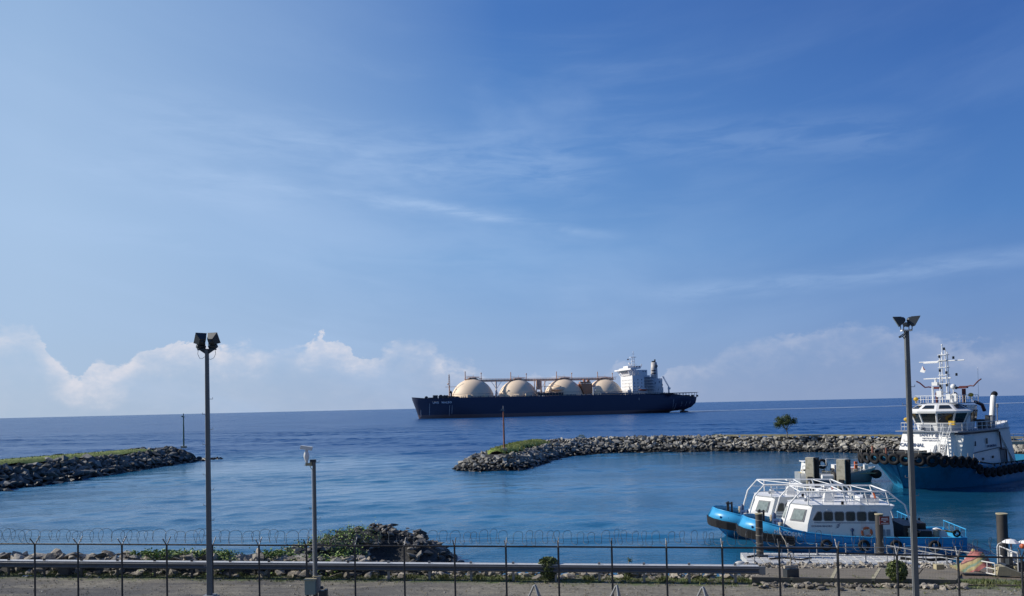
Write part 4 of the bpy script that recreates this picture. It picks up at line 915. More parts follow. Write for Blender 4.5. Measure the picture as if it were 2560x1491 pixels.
b = MB(); b.tube((240.5, -7.6, 34), (240, -7.3, 43.8), .35, 6); b.tube((236.4, -10.6, 19), (236.4, -10.6, 34.5), .35, 6); b.tube((244.2, -10.6, 24), (244.2, -10.6, 34.5), .3, 6); b.tube((238.6, -10.6, 19), (238.6, -10.6, 34), .25, 6); b.box((240.5, -10.6, 34.4), (8.4, .6, .4)); b.box((242.5, -10.7, 26.2), (3.6, .6, .3)); b.build('casing_ladder', MSW, cs_)
for x, z in ((237.5, 30), (242, 31), (241, 23.5), (244.8, 28)): MB().box((x, -10.2 - (x > 243.5) * .4, z), (1.2, .15, 1.6)).build('window', MGW, cs_)
# lifeboat in its davits
b = MB(); b.ball((221, -18.9, 23.3), 1.0, 14, 8, (4.6, 1.6, 1.15)); b.build('lifeboat', pmat('lifeboat_orange', (0.40, 0.13, 0.09), .6), ship)
b = MB(); b.ball((221, -18.9, 24.2), 1.0, 12, 6, (3.4, 1.3, .7)); b.build('lifeboat_cover', MSW, ship)
b = MB()
for x in (216.2, 225.5): b.poly([(x, -17.5, 19), (x, -17.8, 25.3), (x + (.8 if x < 220 else -.8), -19.6, 26)], .35, 6)
b.box((221, -17.6, 20.8), (10, .4, 1.8)); b.build('davit', MSW, ship)
# poop canopy and aft crane
b = MB(); b.loft([V(243, -21, 19.2), V(279, -15, 19.2), V(279, 15, 19.2), V(243, 21, 19.2)], [V(243, -21, 19.7), V(284, -13, 19.9), V(284, 13, 19.9), V(243, 21, 19.7)]); b.build('poop_canopy', MDK, ship)
b = MB()
for i, x in enumerate((256, 260, 264, 268, 271.5, 275, 278.5, 281)):
    for s in (-1, 1): b.tube((x, s * (20.2 - (x - 250) * .24), 14.4), (x, s * (20.2 - (x - 250) * .24), 19.3), .28, 6)
b.build('canopy_pillar', MSW, ship)
b = MB(); rr_ = random.Random(12)
for i in range(16): b.box((256 + i * 1.6, -12 + rr_.uniform(-5, 5), 16.2), (1.6, 1.6, rr_.uniform(1.4, 2.4)))
b.build('mooring_gear', MDK, ship)
b = MB(); b.tube((250.2, -14, 19), (250.2, -14, 26), .8, 8); b.tube((250.2, -14, 25.5), (243.8, -14, 36.5), .35, 6); b.tube((250.6, -14, 26), (245.2, -14, 36.0), .2, 5); b.tube((245.2, -14, 34), (245.2, -14, 36.8), .3, 5); b.box((250.6, -14, 24.2), (2.2, 2, 2)); b.build('aft_crane', MSW, ship)
# ------------------------------------------------------------------ generic boat hull
def hull(name, mat, parent, stations, deckz=None, deckmat=None, cap=True):
    """stations from bow to stern: (x, [(half breadth, z) from keel to rail])"""
    mb = MB(); n = len(stations[0][1])
    for s in (-1, 1):
        base = len(mb.v)
        for x, pr in stations:
            for k, q in enumerate(pr): mb.v.append(V(q[2] if len(q) > 2 else x, s * q[0], q[1]))
        for i in range(len(stations) - 1):
            for k in range(n - 1):
                a = base + i * n + k; mb.f.append((a, a + 1, a + n + 1, a + n)); mb.sm.append(True)
    a = [V(q[2] if len(q) > 2 else stations[-1][0], q[0], q[1]) for q in stations[-1][1]]; mb.add([V(p.x, -p.y, p.z) for p in a] + a[::-1], [tuple(range(2 * n))])
    a = [V(q[2] if len(q) > 2 else stations[0][0], q[0], q[1]) for q in stations[0][1]]; mb.add([V(p.x, -p.y, p.z) for p in a] + a[::-1], [tuple(range(2 * n))])
    o = mb.build(name, mat, parent)
    sd = o.modifiers.new('skin', 'SOLIDIFY'); sd.thickness = 0.06; sd.offset = -1
    return o
def interp(tab, x):
    for a, b in zip(tab, tab[1:]):
        if (a[0] - x) * (b[0] - x) <= 0: 
            t = (x - a[0]) / (b[0] - a[0] + 1e-9); return [p + (q - p) * t for p, q in zip(a[1:], b[1:])]
    return list(tab[0][1:] if abs(x - tab[0][0]) < abs(x - tab[-1][0]) else tab[-1][1:])

# ------------------------------------------------------------------ tug
PH = radians(36); th_ = V(-cos(PH), -sin(PH), 0); tw = at_z(2262, 1221); to = V(tw.x, tw.y, 0) - th_ * 12.5
tug = empty('tugboat', to, atan2(th_.y, th_.x), 'blue and white tugboat with black tyres around its bow, moored at the right edge', 'tugboat')
# x, deck half breadth, rail z, waterline half breadth, deck z
TT = [(15.6, 0.5, 4.15, .05, 3.2), (15.3, 2.2, 4.12, .06, 3.2), (14.6, 3.6, 4.05, .08, 3.15), (13.4, 4.7, 3.95, .3, 3.1), (12.0, 5.25, 3.85, 1.0, 3.0), (10.0, 5.6, 3.7, 2.5, 2.8), (8.6, 5.7, 3.55, 3.4, 2.6), (7.0, 5.75, 3.15, 4.2, 2.3), (5.0, 5.75, 2.85, 4.9, 2.0), (2.7, 5.75, 2.55, 5.4, 1.7), (0, 5.75, 2.5, 5.6, 1.6), (-6, 5.75, 2.45, 5.6, 1.5), (-12, 5.5, 2.5, 5.2, 1.5), (-15.4, 4.6, 2.6, 4.0, 1.5)]
st = []
for x, hb, rz, wb, dz in TT:
    f = max(0, (x - 8) / 7.6); xw = min(x, 12.5 + (x - 12.5) * .10) if x > 12.5 else x
    prof = []
    for k, z in enumerate((-1.5, 0.0, .5, 1.1, 1.8, 2.5, None)):
        zz = rz if z is None else min(z, rz - .02 * (6 - k)); t = max(0, min(1, zz / rz)); tt = t ** (1.0 + 1.0 * f)
        y = wb * .8 if zz < 0 else wb + (hb - wb) * (tt if x > 9 else min(1, t * 1.3)); xx = x if x <= 12.5 else 12.5 + (x - 12.5) * (t ** .9) if zz > 0 else 12.4
        prof.append((y, zz, xx))
    st.append((x, prof))
hull('hull', M_['tugblue'], tug, st)
b = MB(); dk = [(x, hb - .1, dz) for x, hb, rz, wb, dz in TT]
for a, c in zip(dk, dk[1:]): b.add([V(a[0] - .1, -a[1], a[2]), V(a[0] - .1, a[1], a[2]), V(c[0], c[1], c[2]), V(c[0], -c[1], c[2])], [(0, 1, 2, 3)])
b.build('deck', pmat('tug_deck', (0.10, 0.16, 0.13), .8), tug)
b = MB()
for s in (-1, 1): b.poly([(x, s * hb, rz + .03) for x, hb, rz, wb, dz in TT], .07, 6)
b.build('bulwark_rail', M_['rubber'], tug)
def rail_pt(u):                                       # point on the port rail at arc length u from the bow, with outward normal
    pts = [V(x, hb, rz) for x, hb, rz, wb, dz in TT]; pts = [V(15.7, 0, 4.15)] + pts; acc = 0
    for a, c in zip(pts, pts[1:]):
        L = V(c.x - a.x, c.y - a.y, 0).length
        if acc + L >= u: 
            d = (c - a).normalized(); return a + (c - a) * ((u - acc) / L), V(-d.y, d.x, 0).normalized() * (1 if V(-d.y, d.x, 0).dot(V(1, 1, 0)) > 0 else -1)
        acc += L
    return pts[-1], V(0, 1, 0)
def tyre(parent, c, nrm, R=.62, r=.24):
    b = MB(); b.torus(c, R - r, r, nrm, 20, 8); b.torus(c + nrm * .02, R - r * .75, r * .85, nrm, 20, 6); t = b.build('tyre_fender', M_['rubber'], parent)
    b = MB(); b.tube(c + V(0, 0, R * .3), c + V(0, 0, R + .35), .03, 5); b.build('chain', M_['rope'], t); return t
# bow: a packed row of tyres round both shoulders
for k in range(9):
    u = .55 + k * 1.28
    for s in (1, -1):
        if s == -1 and k > 5: continue
        p, n = rail_pt(u); p = V(p.x, p.y * s, p.z); n = V(n.x, n.y * s, 0)
        tyre(tug, p + n * .28 + V(0, 0, -.45), (n + V(0, 0, -.12)).normalized(), .70, .21)
for u, dz in ((12.3, -.9), (14.2, -1.1), (15.8, -1.0), (17.6, -.95), (19.0, -.85), (20.6, -.85), (22.0, -.8), (23.8, -.8), (25.6, -.8)):
    p, n = rail_pt(u); tyre(tug, p + n * .22 + V(0, 0, dz), n, .62, .24)
b = MB(); b.lathe([(.001, -.05), (.62, -.05), (.7, .12), (.62, .2), (.001, .2)], (0, 0, 0), 18, M=Matrix.Translation((7.4, 5.05, 1.75)) @ Matrix.Rotation(-pi / 2, 4, 'X') @ Matrix.Rotation(.2, 4, 'Y')); 
MB().torus((8.0, 4.45, 1.7), .42, .16, (0.2, 1, -.35), 16, 6).build('hull_boss', M_['rust'], tug)
MB().torus((13.6, 0, 3.2), 0.05, .04, (0, 0, 1), 6, 4).build('fairlead', M_['rope'], tug)
b = MB(); b.poly([(14.9, 2.3, 3.2), (14.5, 3.0, 2.75), (14.0, 3.9, 2.9), (13.6, 4.4, 3.2)], .05, 5); b.poly([(12.4, 5.2, 3.1), (11.8, 5.2, 2.7), (11.0, 5.5, 2.95)], .045, 5); b.build('mooring_line', M_['rope'], tug)
MB().box((6.0, 5.42, 1.85), (.9, .08, .35)).build('hull_plate', M_['white'], tug)
# deckhouse
W_ = 3.5; fx = 7.3
lo = [V(fx + .5, -W_, 2.2), V(fx + .5, W_ - .2, 2.2), V(fx - .6, W_, 2.2), V(-8.4, W_, 1.5), V(-8.4, -W_, 1.5)]
hi = [V(fx - .7, -W_ + .5, 6.5), V(fx - .7, W_ - .7, 6.5), V(fx - 1.5, W_ - .3, 6.5), V(-7.0, W_ - .3, 6.5), V(-7.0, -W_ + .3, 6.5)]
dh = MB().loft(lo, hi).build('deckhouse', M_['white'], tug)
b = MB(); b.loft([V(2.8, W_ + .02, 2.0), V(6.4, W_ + .02, 2.0), V(6.4, W_ - 1, 2.0), V(2.8, W_ - 1, 2.0)], [V(3.6, W_ + .72, 6.0), V(6.2, W_ + .62, 6.1), V(6.2, W_ - 1, 6.3), V(3.6, W_ - 1, 6.3)]); b.build('side_casing', M_['white'], dh)
b = MB(); b.loft([V(-9.6, 1.4, 1.6), V(-4.8, 1.4, 6.4), V(-4.8, W_ + .05, 6.4), V(-9.6, W_ + .05, 1.6)], [V(-9.9, 1.4, 1.6), V(-7.6, 1.4, 7.5), V(-7.6, W_ + .05, 7.5), V(-9.9, W_ + .05, 1.6)]); b.build('aft_fairing', M_['white'], dh)
b = MB(); b.box((-.3, 0, 6.56), (14.6, 7.6, .12)); b.build('upper_deck', MGW, tug)
for x, z, w, h in ((2.1, 5.0, .14, .75), (-1.6, 5.1, .25, .7), (-3.0, 3.0, .35, .3), (-.2, 2.9, .35, .3), (1.6, 4.9, .1, .6)): MB().box((x, W_ - .06 + .08 * (z < 4), z), (w, .1, h)).build('vent', M_['lampbody'], dh)
MB().box((-6.2, W_ - .05, 3.0), (1.7, .12, 2.1)).build('door', M_['frame'], dh)
b = MB(); b.poly([(6.6, W_ - .2, 6.3), (2, W_ + .0, 6.25), (-4.6, W_ + .0, 6.3), (-5.2, W_ + .0, 6.1), (-5.3, W_ + .1, 4.0), (-5.3, W_ + .1, 3.9)], .09, 6); b.poly([(-5.3, W_ + .1, 3.9), (-6.6, W_ + .15, 3.8), (-6.8, W_ + .15, 2.0)], .08, 6); b.poly([(6, W_ + .1, 3.6), (0, W_ + .1, 3.9), (-5.2, W_ + .1, 4.15)], .05, 5); b.build('fire_main_pipe', pmat('dark_maroon', (0.07, 0.025, 0.03), .5), dh)
# writing on the front of the deckhouse: the front plane leans back
fl_, fr_ = V(fx + .5, -W_, 2.2), V(fx + .5, W_ - .2, 2.2); upv = (V(fx - .7, 0, 6.5) - V(fx + .5, 0, 2.2)).normalized()
def on_front(y, s): return V(fx + .5, y, 2.2) + upv * s + V(.06, 0, 0.015)
def front_text(s_, size, y, s, nm='lettering', sp=1.0): return text(nm, s_, size, frame_on(on_front(y, s), (0, 1, 0), upv), M_['navybl'], tug, .012, sp)
front_text('SAFETY @ FIRST', .46, -.9, 3.9, 'safety_slogan', 1.15)
front_text('USE THE ALL PROPER', .21, -.5, 3.58, 'safety_slogan'); front_text('SAFETY GEAR ALWAYS', .21, -.5, 3.3, 'safety_slogan')
front_text('CARDINAL', .62, -3.2, 2.55, 'name_lettering', 1.0)
front_text('BATAM', .24, -1.6, 2.15, 'port_lettering')
b = MB(); bw = [on_front(-2.0 + a, 3.95 + c) for a, c in ((-.5, .05), (-.2, .2), (0, .0), (.25, .1), (.5, -.02), (.12, -.05), (.05, -.32), (-.12, -.1))]; b.loft(bw, [p + V(.02, 0, .005) for p in bw]); b.build('bird_emblem', M_['navybl'], tug)
text('warning_lettering', 'NO SMOKING', .42, frame_on((-1.4, W_ + .03, 4.3), (-1, 0, 0)), M_['navybl'], tug, .01)
b = MB(); q0 = on_front(.9, 1.9)
b.loft([on_front(-.1, .2), on_front(1.6, .2), on_front(1.3, 2.9), on_front(.5, 2.9)], [on_front(.1, .2) + V(1.4, 0, 0), on_front(1.3, .2) + V(1.4, 0, 0), on_front(1.2, 2.7) + V(.25, 0, 0), on_front(.6, 2.7) + V(.25, 0, 0)]); b.build('vent_trunk', M_['white'], tug)
MB().plate([on_front(1.75, 1.3), on_front(2.5, 1.3), on_front(2.5, 2.9), on_front(1.75, 2.9)], .05).build('front_door', M_['frame'], tug)
MB().torus(on_front(2.1, 2.4), .15, .05, (1, 0, .3), 12, 5).build('porthole', M_['win'], tug)
# stairs up the front
for y0_ in (2.35,):
    b = MB(); a0 = V(9.3, y0_, 2.9); a1 = V(6.9, y0_ + .15, 6.6)
    for s in (-.42, .42): b.tube(a0 + V(0, s, 0), a1 + V(0, s, 0), .06, 5); b.tube(a0 + V(0, s, .95), a1 + V(0, s, .95), .03, 5)
    for k in range(11): b.box(a0.lerp(a1, (k + .5) / 11), (.26, .84, .05))
    for k in (0, 5, 10):
        for s in (-.42, .42): b.tube(a0.lerp(a1, k / 10) + V(0, s, 0), a0.lerp(a1, k / 10) + V(0, s, .95), .03, 5)
    b.build('stairway', M_['whitepipe'], tug)
def railing(name, parent, pts, h=1.0, mat=None, gap=1.2, r=.025, mids=1):
    b = MB(); pts = [V(*p) for p in pts]
    for a, c in zip(pts, pts[1:]):
        L = (c - a).length; n = max(1, round(L / gap)); b.tube(a + V(0, 0, h), c + V(0, 0, h), r, 5)
        for m in range(mids): b.tube(a + V(0, 0, h * (m + 1) / (mids + 1)), c + V(0, 0, h * (m + 1) / (mids + 1)), r * .8, 5)
        for k in range(n + 1): p = a.lerp(c, k / n); b.tube(p, p + V(0, 0, h), r, 5)
    return b.build(name, mat or M_['whitepipe'], parent)
railing('upper_deck_railing', tug, [(-6.8, 3.6, 6.6), (5.4, 3.6, 6.6), (6.6, 2.9, 6.6), (6.6, -3.2, 6.6), (5, -3.6, 6.6), (-3, -3.6, 6.6)], 1.0, None, 1.3, .035)
railing('foredeck_railing', tug, [(8.6, 1.0, 2.9), (8.6, 2.0, 2.9)], 1.0, M_['yellow']); 
# wheelhouse
wc = V(3.1, 0, 0); NS = 10
def ringp(r, z, sx=1.0, ph=pi / NS): return [wc + V(r * sx * cos(2 * pi * k / NS + ph), r * cos(0) * sin(2 * pi * k / NS + ph), z) for k in range(NS)]
b = MB(); b.loft(ringp(2.55, 6.6), ringp(2.75, 7.45)); b.build('wheelhouse_base', M_['white'], tug)
wb_ = MB(); A = ringp(2.75, 7.45); B = ringp(3.35, 8.85)
ci = A
for k in range(NS): # corner posts
    wb_.tube(A[k], B[k], .12, 6)
wb_.loft([wc + (p - wc) * 1.0 for p in ringp(2.82, 7.38)], ringp(2.84, 7.55)); wb_.loft(ringp(3.62, 8.80), ringp(3.72, 9.05)); wb_.loft(ringp(3.72, 9.05), ringp(3.4, 9.25))
Rf0, Rf1 = ringp(3.4, 9.25), ringp(2.5, 9.85); wb_.loft(Rf0, Rf1)
wb_.loft(ringp(2.5, 9.85), ringp(1.6, 9.98)); wh = wb_.build('wheelhouse_frame', M_['white'], tug)
for k in range(NS):
    j = (k + 1) % NS; a, c, d, e = A[k], A[j], B[j], B[k]; ce = (a + c + d + e) / 4; q = [ce + (p - ce) * V(1, 1, 1).x * .93 for p in (a, c, d, e)]
    MB().plate(q, .05).build('window', M_['win'], wh)
    a, c, d, e = Rf0[k], Rf0[j], Rf1[j], Rf1[k]; ce = (a + c + d + e) / 4; out_n = (ce - wc); out_n.z = 0; out_n.normalize()
    q = [ce + (p - ce) * .68 + (out_n * .5 + V(0, 0, .85)) * .035 for p in (a, c, d, e)]; MB().plate(q, .04).build('roof_window', M_['win'], wh)
b = MB(); b.torus(wc + V(2.95 * cos(pi / NS * 2 * 0 + .35), 1.05, 8.2), .22, .03, (1, .35, -.2), 14, 5); b.build('clear_view_screen', M_['whitepipe'], wh)
b = MB(); b.box((5.75, -.6, 7.05), (.12, 1.4, .75)); b.lathe([(.001, 0), (.28, 0), (.28, .05), (.001, .05)], (0, 0, 0), 12, M=Matrix.Translation((5.95, -1.0, 7.0)) @ Matrix.Rotation(pi / 2, 4, 'Y')); b.build('searchlight_box', MGW, tug)
# rear wheelhouse block and the roof platform
b = MB(); b.loft([V(-1.6, -2.0, 6.6), V(1.6, -2.4, 6.6), V(1.6, 2.4, 6.6), V(-1.6, 2.0, 6.6)], [V(-2.2, -2.2, 9.7), V(1.6, -2.6, 9.7), V(1.6, 2.6, 9.7), V(-2.2, 2.2, 9.7)]); b.build('wheelhouse_aft', M_['white'], tug)
for x in (-1.3, -.3, .7): MB().plate([V(x - .4, 2.24 + .02 * x, 7.6), V(x + .4, 2.30, 7.6), V(x + .4, 2.54, 9.1), V(x - .4, 2.45, 9.1)], .05).build('window', M_['win'], tug)
b = MB(); b.box((1.2, 0, 10.02), (5.6, 5.2, .1)); b.build('roof_platform', MGW, tug)
railing('roof_railing', tug, [(-1.6, 2.6, 10.05), (4.0, 2.6, 10.05), (4.0, -2.6, 10.05), (-1.6, -2.6, 10.05), (-1.6, 2.6, 10.05)], .95, None, .7, .03)
# mast
b = MB(); mx = 1.6
for dx, dy in ((.35, -.45), (.35, .45), (-.35, -.45), (-.35, .45)): b.tube((mx + dx, dy * 1.0, 10), (mx + dx * .8, dy * .75, 16.3 if dx > 0 else 16.6), .065, 6)
for z in (11.4, 12.5, 13.6, 14.6, 15.5, 16.2): b.box((mx, 0, z), (.95, 1.05, .08))
b.tube((mx + .2, -3.0, 15.4), (mx + .2, 2.6, 15.4), .07, 6); b.box((mx + .2, -1.5, 15.3), (.2, 1.8, .2)); b.tube((mx + .2, -2.2, 13.2), (mx + .2, .9, 13.2), .09, 6); b.box((mx + .3, -1.6, 13.2), (.25, 1.6, .12)); b.box((mx + .3, -.95, 12.5), (.7, .7, .45)); b.tube((mx + .3, -.95, 12.5), (mx + .3, -.95, 13.2), .12, 6)
b.tube((mx, -.15, 16.3), (mx, -.15, 17.5), .05, 6); b.ball((mx, -.15, 17.5), .11, 8, 5); b.tube((mx, .25, 16.3), (mx, .25, 16.9), .06, 6)
b.tube((mx + .6, -1.2, 10), (mx + .6, -1.2, 12.2), .12, 6); b.box((mx + .9, -.2, 11.2), (.6, .6, .8)); b.box((mx + .9, .9, 10.8), (.5, .5, .7)); b.box((mx + .6, 1.5, 10.7), (.5, .5, 1.0)); b.ball((mx + .3, 1.2, 12.1), .34, 10, 6); b.tube((mx + .3, 1.2, 10.1), (mx + .3, 1.2, 12), .06, 6)
mast = b.build('mast', M_['whitepipe'], tug)
for y, z in ((.3, 16.95), (-.3, 16.0), (-.3, 14.2), (-.3, 12.2), (1.4, 15.75), (1.7, 13.6), (1.6, 11.9), (.5, 13.9), (.5, 12.3)): MB().lathe([(.001, -.16), (.13, -.16), (.13, .14), (.16, .16), (.001, .2)], (mx + .45, y, z), 10).build('navigation_light', M_['lampbody'], mast)
b = MB(); b.box((mx + .2, -2.55, 14.2), (.02, .02, .02)); fl2 = MB().add([V(mx + .2, -2.6, 14.95), V(mx + .2, -2.2, 14.3), V(mx + .25, -2.35, 14.0), V(mx + .2, -2.95, 14.15)], [(0, 1, 2, 3)]).build('flag', M_['white'], mast)
MB().add([V(mx + .23, -2.6, 14.97), V(mx + .23, -2.2, 14.32), V(mx + .23, -2.45, 14.4)], [(0, 1, 2)]).build('flag_stripe', M_['red'], fl2)
b = MB(); b.tube((3.8, -3.4, 10), (3.7, -3.5, 13.6), .028, 5); b.tube((-1, 2.9, 10), (-1, 2.95, 14.5), .02, 5); b.build('whip_aerial', M_['whitepipe'], tug)
# fire monitors
for y, s in ((-1.35, -1), (2.0, 1)):
    b = MB(); b.tube((.9, y, 10), (.9, y, 11.6 + .2 * s), .24 if s > 0 else .16, 8); b.box((.9, y, 12.0), (.45, .9, .30)); b.poly([(.9, y, 12.0), (1.1, y + s * .9, 12.15), (1.2, y + s * 1.3, 12.1), (1.3, y + s * 1.9, 12.7), (1.4, y + s * 2.3, 12.95)], .085, 6); b.box((.9, y - s * .5, 11.95), (.3, .4, .24)); b.build('fire_monitor', pmat('monitor_red', (0.10, 0.015, 0.018), .5), tug)
for x, y, z in ((4.6, -2.2, 10.6), (.4, 2.6, 11.0), (4.9, -3.4, 8.0)): b = MB(); b.ball((x, y, z), .32, 10, 6, (.8, 1, .8)); b.tube((x, y, z - .5), (x, y, z), .06, 6); b.build('searchlight', M_['yellow'], tug)
MB().box((5.7, 2.6, 7.6), (.35, .7, .5)).build('fire_locker', M_['yellow'], tug)
b = MB(); b.poly([(-1.2, 2.4, 10.1), (-2.4, 2.7, 9.7), (-2.8, 2.8, 8.9)], .22, 8); b.build('hose_duct', pmat('duct_maroon', (0.09, 0.03, 0.035), .5), tug)
# funnels
for y in (2.5, -2.5):
    b = MB(); b.poly([(-5.5, y, 6.5), (-5.7, y, 8.2)], .38, 12); b.build('funnel_base', MGW, tug); b = MB(); b.poly([(-5.7, y, 8.2), (-6.25, y, 10.6), (-6.5, y, 11.0)], .34, 12); f_ = b.build('funnel', M_['white'], tug)
    b = MB(); b.poly([(-6.32, y, 10.75), (-6.5, y, 11.0), (-6.75, y, 11.08)], .37, 12); b.build('funnel_cap', M_['rubber'], f_)
    b = MB(); b.tube((-7.2, y, 7), (-7.3, y, 9.6), .07, 6); b.box((-7.3, y, 9.5), (.35, .2, .5)); b.build('vent_pipe', M_['frame'], f_)
b = MB(); b.box((-3.6, 2.2, 7.2), (1.3, 1.0, 1.2)); b.box((-4.6, 2.4, 7.4), (.4, .5, 1.8)); b.tube((-4.2, 2.6, 8.2), (-5.2, 2.6, 8.2), .1, 6); b.build('towing_gear', M_['lampbody'], tug)
# foredeck: winch, bitts, rails
b = MB(); b.tube((10.6, -1.6, 3.9), (10.6, 1.1, 3.9), .55, 14); b.box((10.6, -2.0, 3.7), (1.3, .25, 1.5)); b.box((10.6, 1.4, 3.7), (1.3, .25, 1.5)); b.box((10.6, .2, 3.3), (1.8, 3.6, .5)); b.build('anchor_winch', M_['rubber'], tug)
b = MB(); b.box((9.6, -3.0, 4.2), (1.0, 2.6, .35)); b.box((9.6, -3.9, 3.6), (.9, .3, 1.2)); b.build('tow_bitt', M_['rubber'], tug)
for y in (-3.2, -2.5): b = MB(); b.lathe([(.001, 0), (.17, 0), (.17, .4), (.24, .5), (.1, .62), (.001, .62)], (10.6, y, 3.2), 10); b.build('bollard', M_['white'], tug)
for k, y in enumerate((1.9, 2.6)): tyre(tug, V(9.9 - .3 * k, y, 3.75), V(.5, .5, .1).normalized(), .5, .2)
b = MB(); b.box((8.9, 2.6, 3.35), (.9, 1.3, 1.0)); b.build('deck_locker', M_['white'], tug)
b = MB(); b.tube((14.6, -1.2, 4.4), (10.8, 1.8, 4.35), .03, 5); b.tube((14.8, 1.5, 4.45), (11.2, 3.6, 4.3), .03, 5); b.tube((12.8, -4.0, 4.2), (9.4, -3.6, 5.0), .04, 5); b.tube((12.6, -4.1, 4.2), (9.0, -3.2, 4.9), .04, 5); b.build('foredeck_wires', M_['rope'], tug)
b = MB(); b.tube((13.3, -3.4, 3.3), (13.3, -3.4, 5.0), .12, 6); b.tube((14.6, -1.0, 3.3), (14.6, -1.0, 4.9), .1, 6); b.build('foredeck_post', M_['rust'], tug)
b = MB()
for k in range(9): b.tube((2 - k * 1.6, 5.72, 2.25), (2.5 - k * 1.6, 5.9, 2.55), .05, 5)
b.build('fender_brackets', M_['rubber'], tug)
# ------------------------------------------------------------------ crew boats
def crew_boat():
    r = empty('crew_boat', (0, 0, 0), 0, 'x', 'boat', 'blue and white crew boats rafted beside the pontoon')
    BT = [(7.6, .35, 2.32, .05), (7.35, 1.15, 2.28, .06), (6.7, 1.85, 2.2, .15), (5.8, 2.2, 2.02, .7), (4.6, 2.35, 1.75, 1.4), (3.0, 2.4, 1.45, 1.85), (1.2, 2.4, 1.24, 2.05), (-1.0, 2.4, 1.15, 2.15), (-4.0, 2.4, 1.15, 2.15), (-6.3, 2.35, 1.15, 2.1), (-7.4, 2.2, 1.15, 2.0)]
    st = []
    def lean(x, hb, rz):                              # the bow bulwark leans inward above the fender
        f = max(0, (x - 3.5) / 4.1); zf = min(rz - .03, .95 + .17 * max(0, x - 3.5)); return f, zf, hb - .34 * f * (rz - zf), x - .55 * f * (rz - zf)
    for x, hb, rz, wb in BT:
        f, zf, yt, xt = lean(x, hb, rz); prof = []
        for k, z in enumerate((-.6, 0, .3, .65)):
            zz = min(z, zf - .02 * (4 - k)); t = max(0, zz / zf); y = wb * .85 if zz < 0 else wb + (hb - wb) * t ** (.7 + .3 * f); prof.append((y, zz, x - 1.45 * f * (1 - t) ** 1.2))
        prof += [(hb, zf, x), ((hb + yt) / 2, (zf + rz) / 2, (x + xt) / 2), (max(.05, yt), rz, xt)]
        st.append((x, prof))
    h = hull('hull', M_['cyan'], r, st)
    b = MB()
    for a, c in zip(BT, BT[1:]):
        za, zc = (a[2] - .75 if a[0] > 3 else .75), (c[2] - .75 if c[0] > 3 else .75)
        b.add([V(a[0] - .1, -a[1] + .08, max(.72, za)), V(a[0] - .1, a[1] - .08, max(.72, za)), V(c[0], c[1] - .08, max(.72, zc)), V(c[0], -c[1] + .08, max(.72, zc))], [(0, 1, 2, 3)])
    b.build('deck', pmat('boat_deck', (0.05, 0.12, 0.16), .7), r)
    b = MB()
    for s in (-1, 1): b.poly([(lean(x, hb, rz)[3], s * max(.05, lean(x, hb, rz)[2]), rz) for x, hb, rz, wb in BT], .045, 6)
    b.build('gunwale', M_['cyan'], r)
    # big rubber bow fender
    b = MB(); outl = []
    for s in (1, -1):
        seq = [(4.0, 2.42), (5.2, 2.22), (6.2, 1.98), (6.95, 1.55), (7.35, 1.0), (7.5, .4)] if s == 1 else [(7.5, -.4), (7.35, -1.0), (6.95, -1.55), (6.2, -1.98), (5.2, -2.22), (4.0, -2.42)]
        outl += seq
    ring = lambda o, z, dz=0: [V(x + (.0 if x < 5 else o * .9), (abs(y) + o) * (1 if y > 0 else -1), z + max(0, (x - 4)) * .13) for x, y in outl]
    for o0, z0, o1, z1 in ((-.15, .52, .20, .54), (.20, .54, .23, 1.12), (.23, 1.12, -.12, 1.18)):
        A, B = ring(o0, z0), ring(o1, z1); n = len(A); b.add(A + B, [(i, i + 1, n + i + 1, n + i) for i in range(n - 1)], False)
    b.build('bow_fender', M_['rubber'], r)
    b = MB()
    for s in (-1, 1):
        for k in range(5): x = 4.4 + k * .6; b.box((x, s * (2.3 - max(0, x - 5) * .35), 1.40 + (x - 4) * .12), (.09, .12, .14))
    b.build('fender_lug', M_['navybl'], r)
    b = MB()
    for s in (-1, 1): b.poly([(3.6, s * 2.33, .72), (1.5, s * 2.42, .62), (-3, s * 2.44, .58), (-7.2, s * 2.3, .58)], .07, 6)
    b.build('rubbing_strake', M_['cyan'], r)
    # cabin
    zt = 3.28; zb = .8
    low = [(4.55, -.75), (4.55, .75), (3.12, 1.95), (-2.78, 1.95), (-2.78, -1.95), (3.12, -1.95)]
    mid_ = [(4.35, -.75), (4.35, .75), (2.98, 1.95), (-2.72, 1.95), (-2.72, -1.95), (2.98, -1.95)]
    top_ = [(3.85, -.72), (3.85, .72), (2.63, 1.93), (-2.5, 1.93), (-2.5, -1.93), (2.63, -1.93)]
    C = MB(); L0 = [V(x, y, zb) for x, y in low]; L1 = [V(x, y, 2.0) for x, y in mid_]; L2 = [V(x, y, zt) for x, y in top_]
    C.loft(L0, L1); C.loft(L1, L2)
    C.loft([V(x * 1.0, y * 1.03, zt) for x, y in top_], [V(x * 1.02, y * 1.03, zt + .09) for x, y in top_])
    C.loft([V(-2.5, -1.93, 2.9), V(-2.5, 1.93, 2.9), V(-2.45, 1.93, zt), V(-2.45, -1.93, zt)], [V(-2.6, -1.93, 2.95), V(-2.6, 1.93, 2.95), V(-2.9, 1.93, zt + .05), V(-2.9, -1.93, zt + .05)])
    cb = C.build('cabin', M_['white'], r)
    def facet(i, j, u0, u1, v0, v1, off):             # rectangle on the raked panel between corners i and j
        a, c, d, e = L1[i], L1[j], L2[j], L2[i]; P = lambda u, v: (a.lerp(c, u)).lerp(e.lerp(d, u), v)
        n = (c - a).cross(e - a).normalized(); cen = P(.5, .5); n = n if n.dot(V(cen.x, cen.y, 0)) > 0 else -n
        return [P(u0, v0) + n * off, P(u1, v0) + n * off, P(u1, v1) + n * off, P(u0, v1) + n * off]
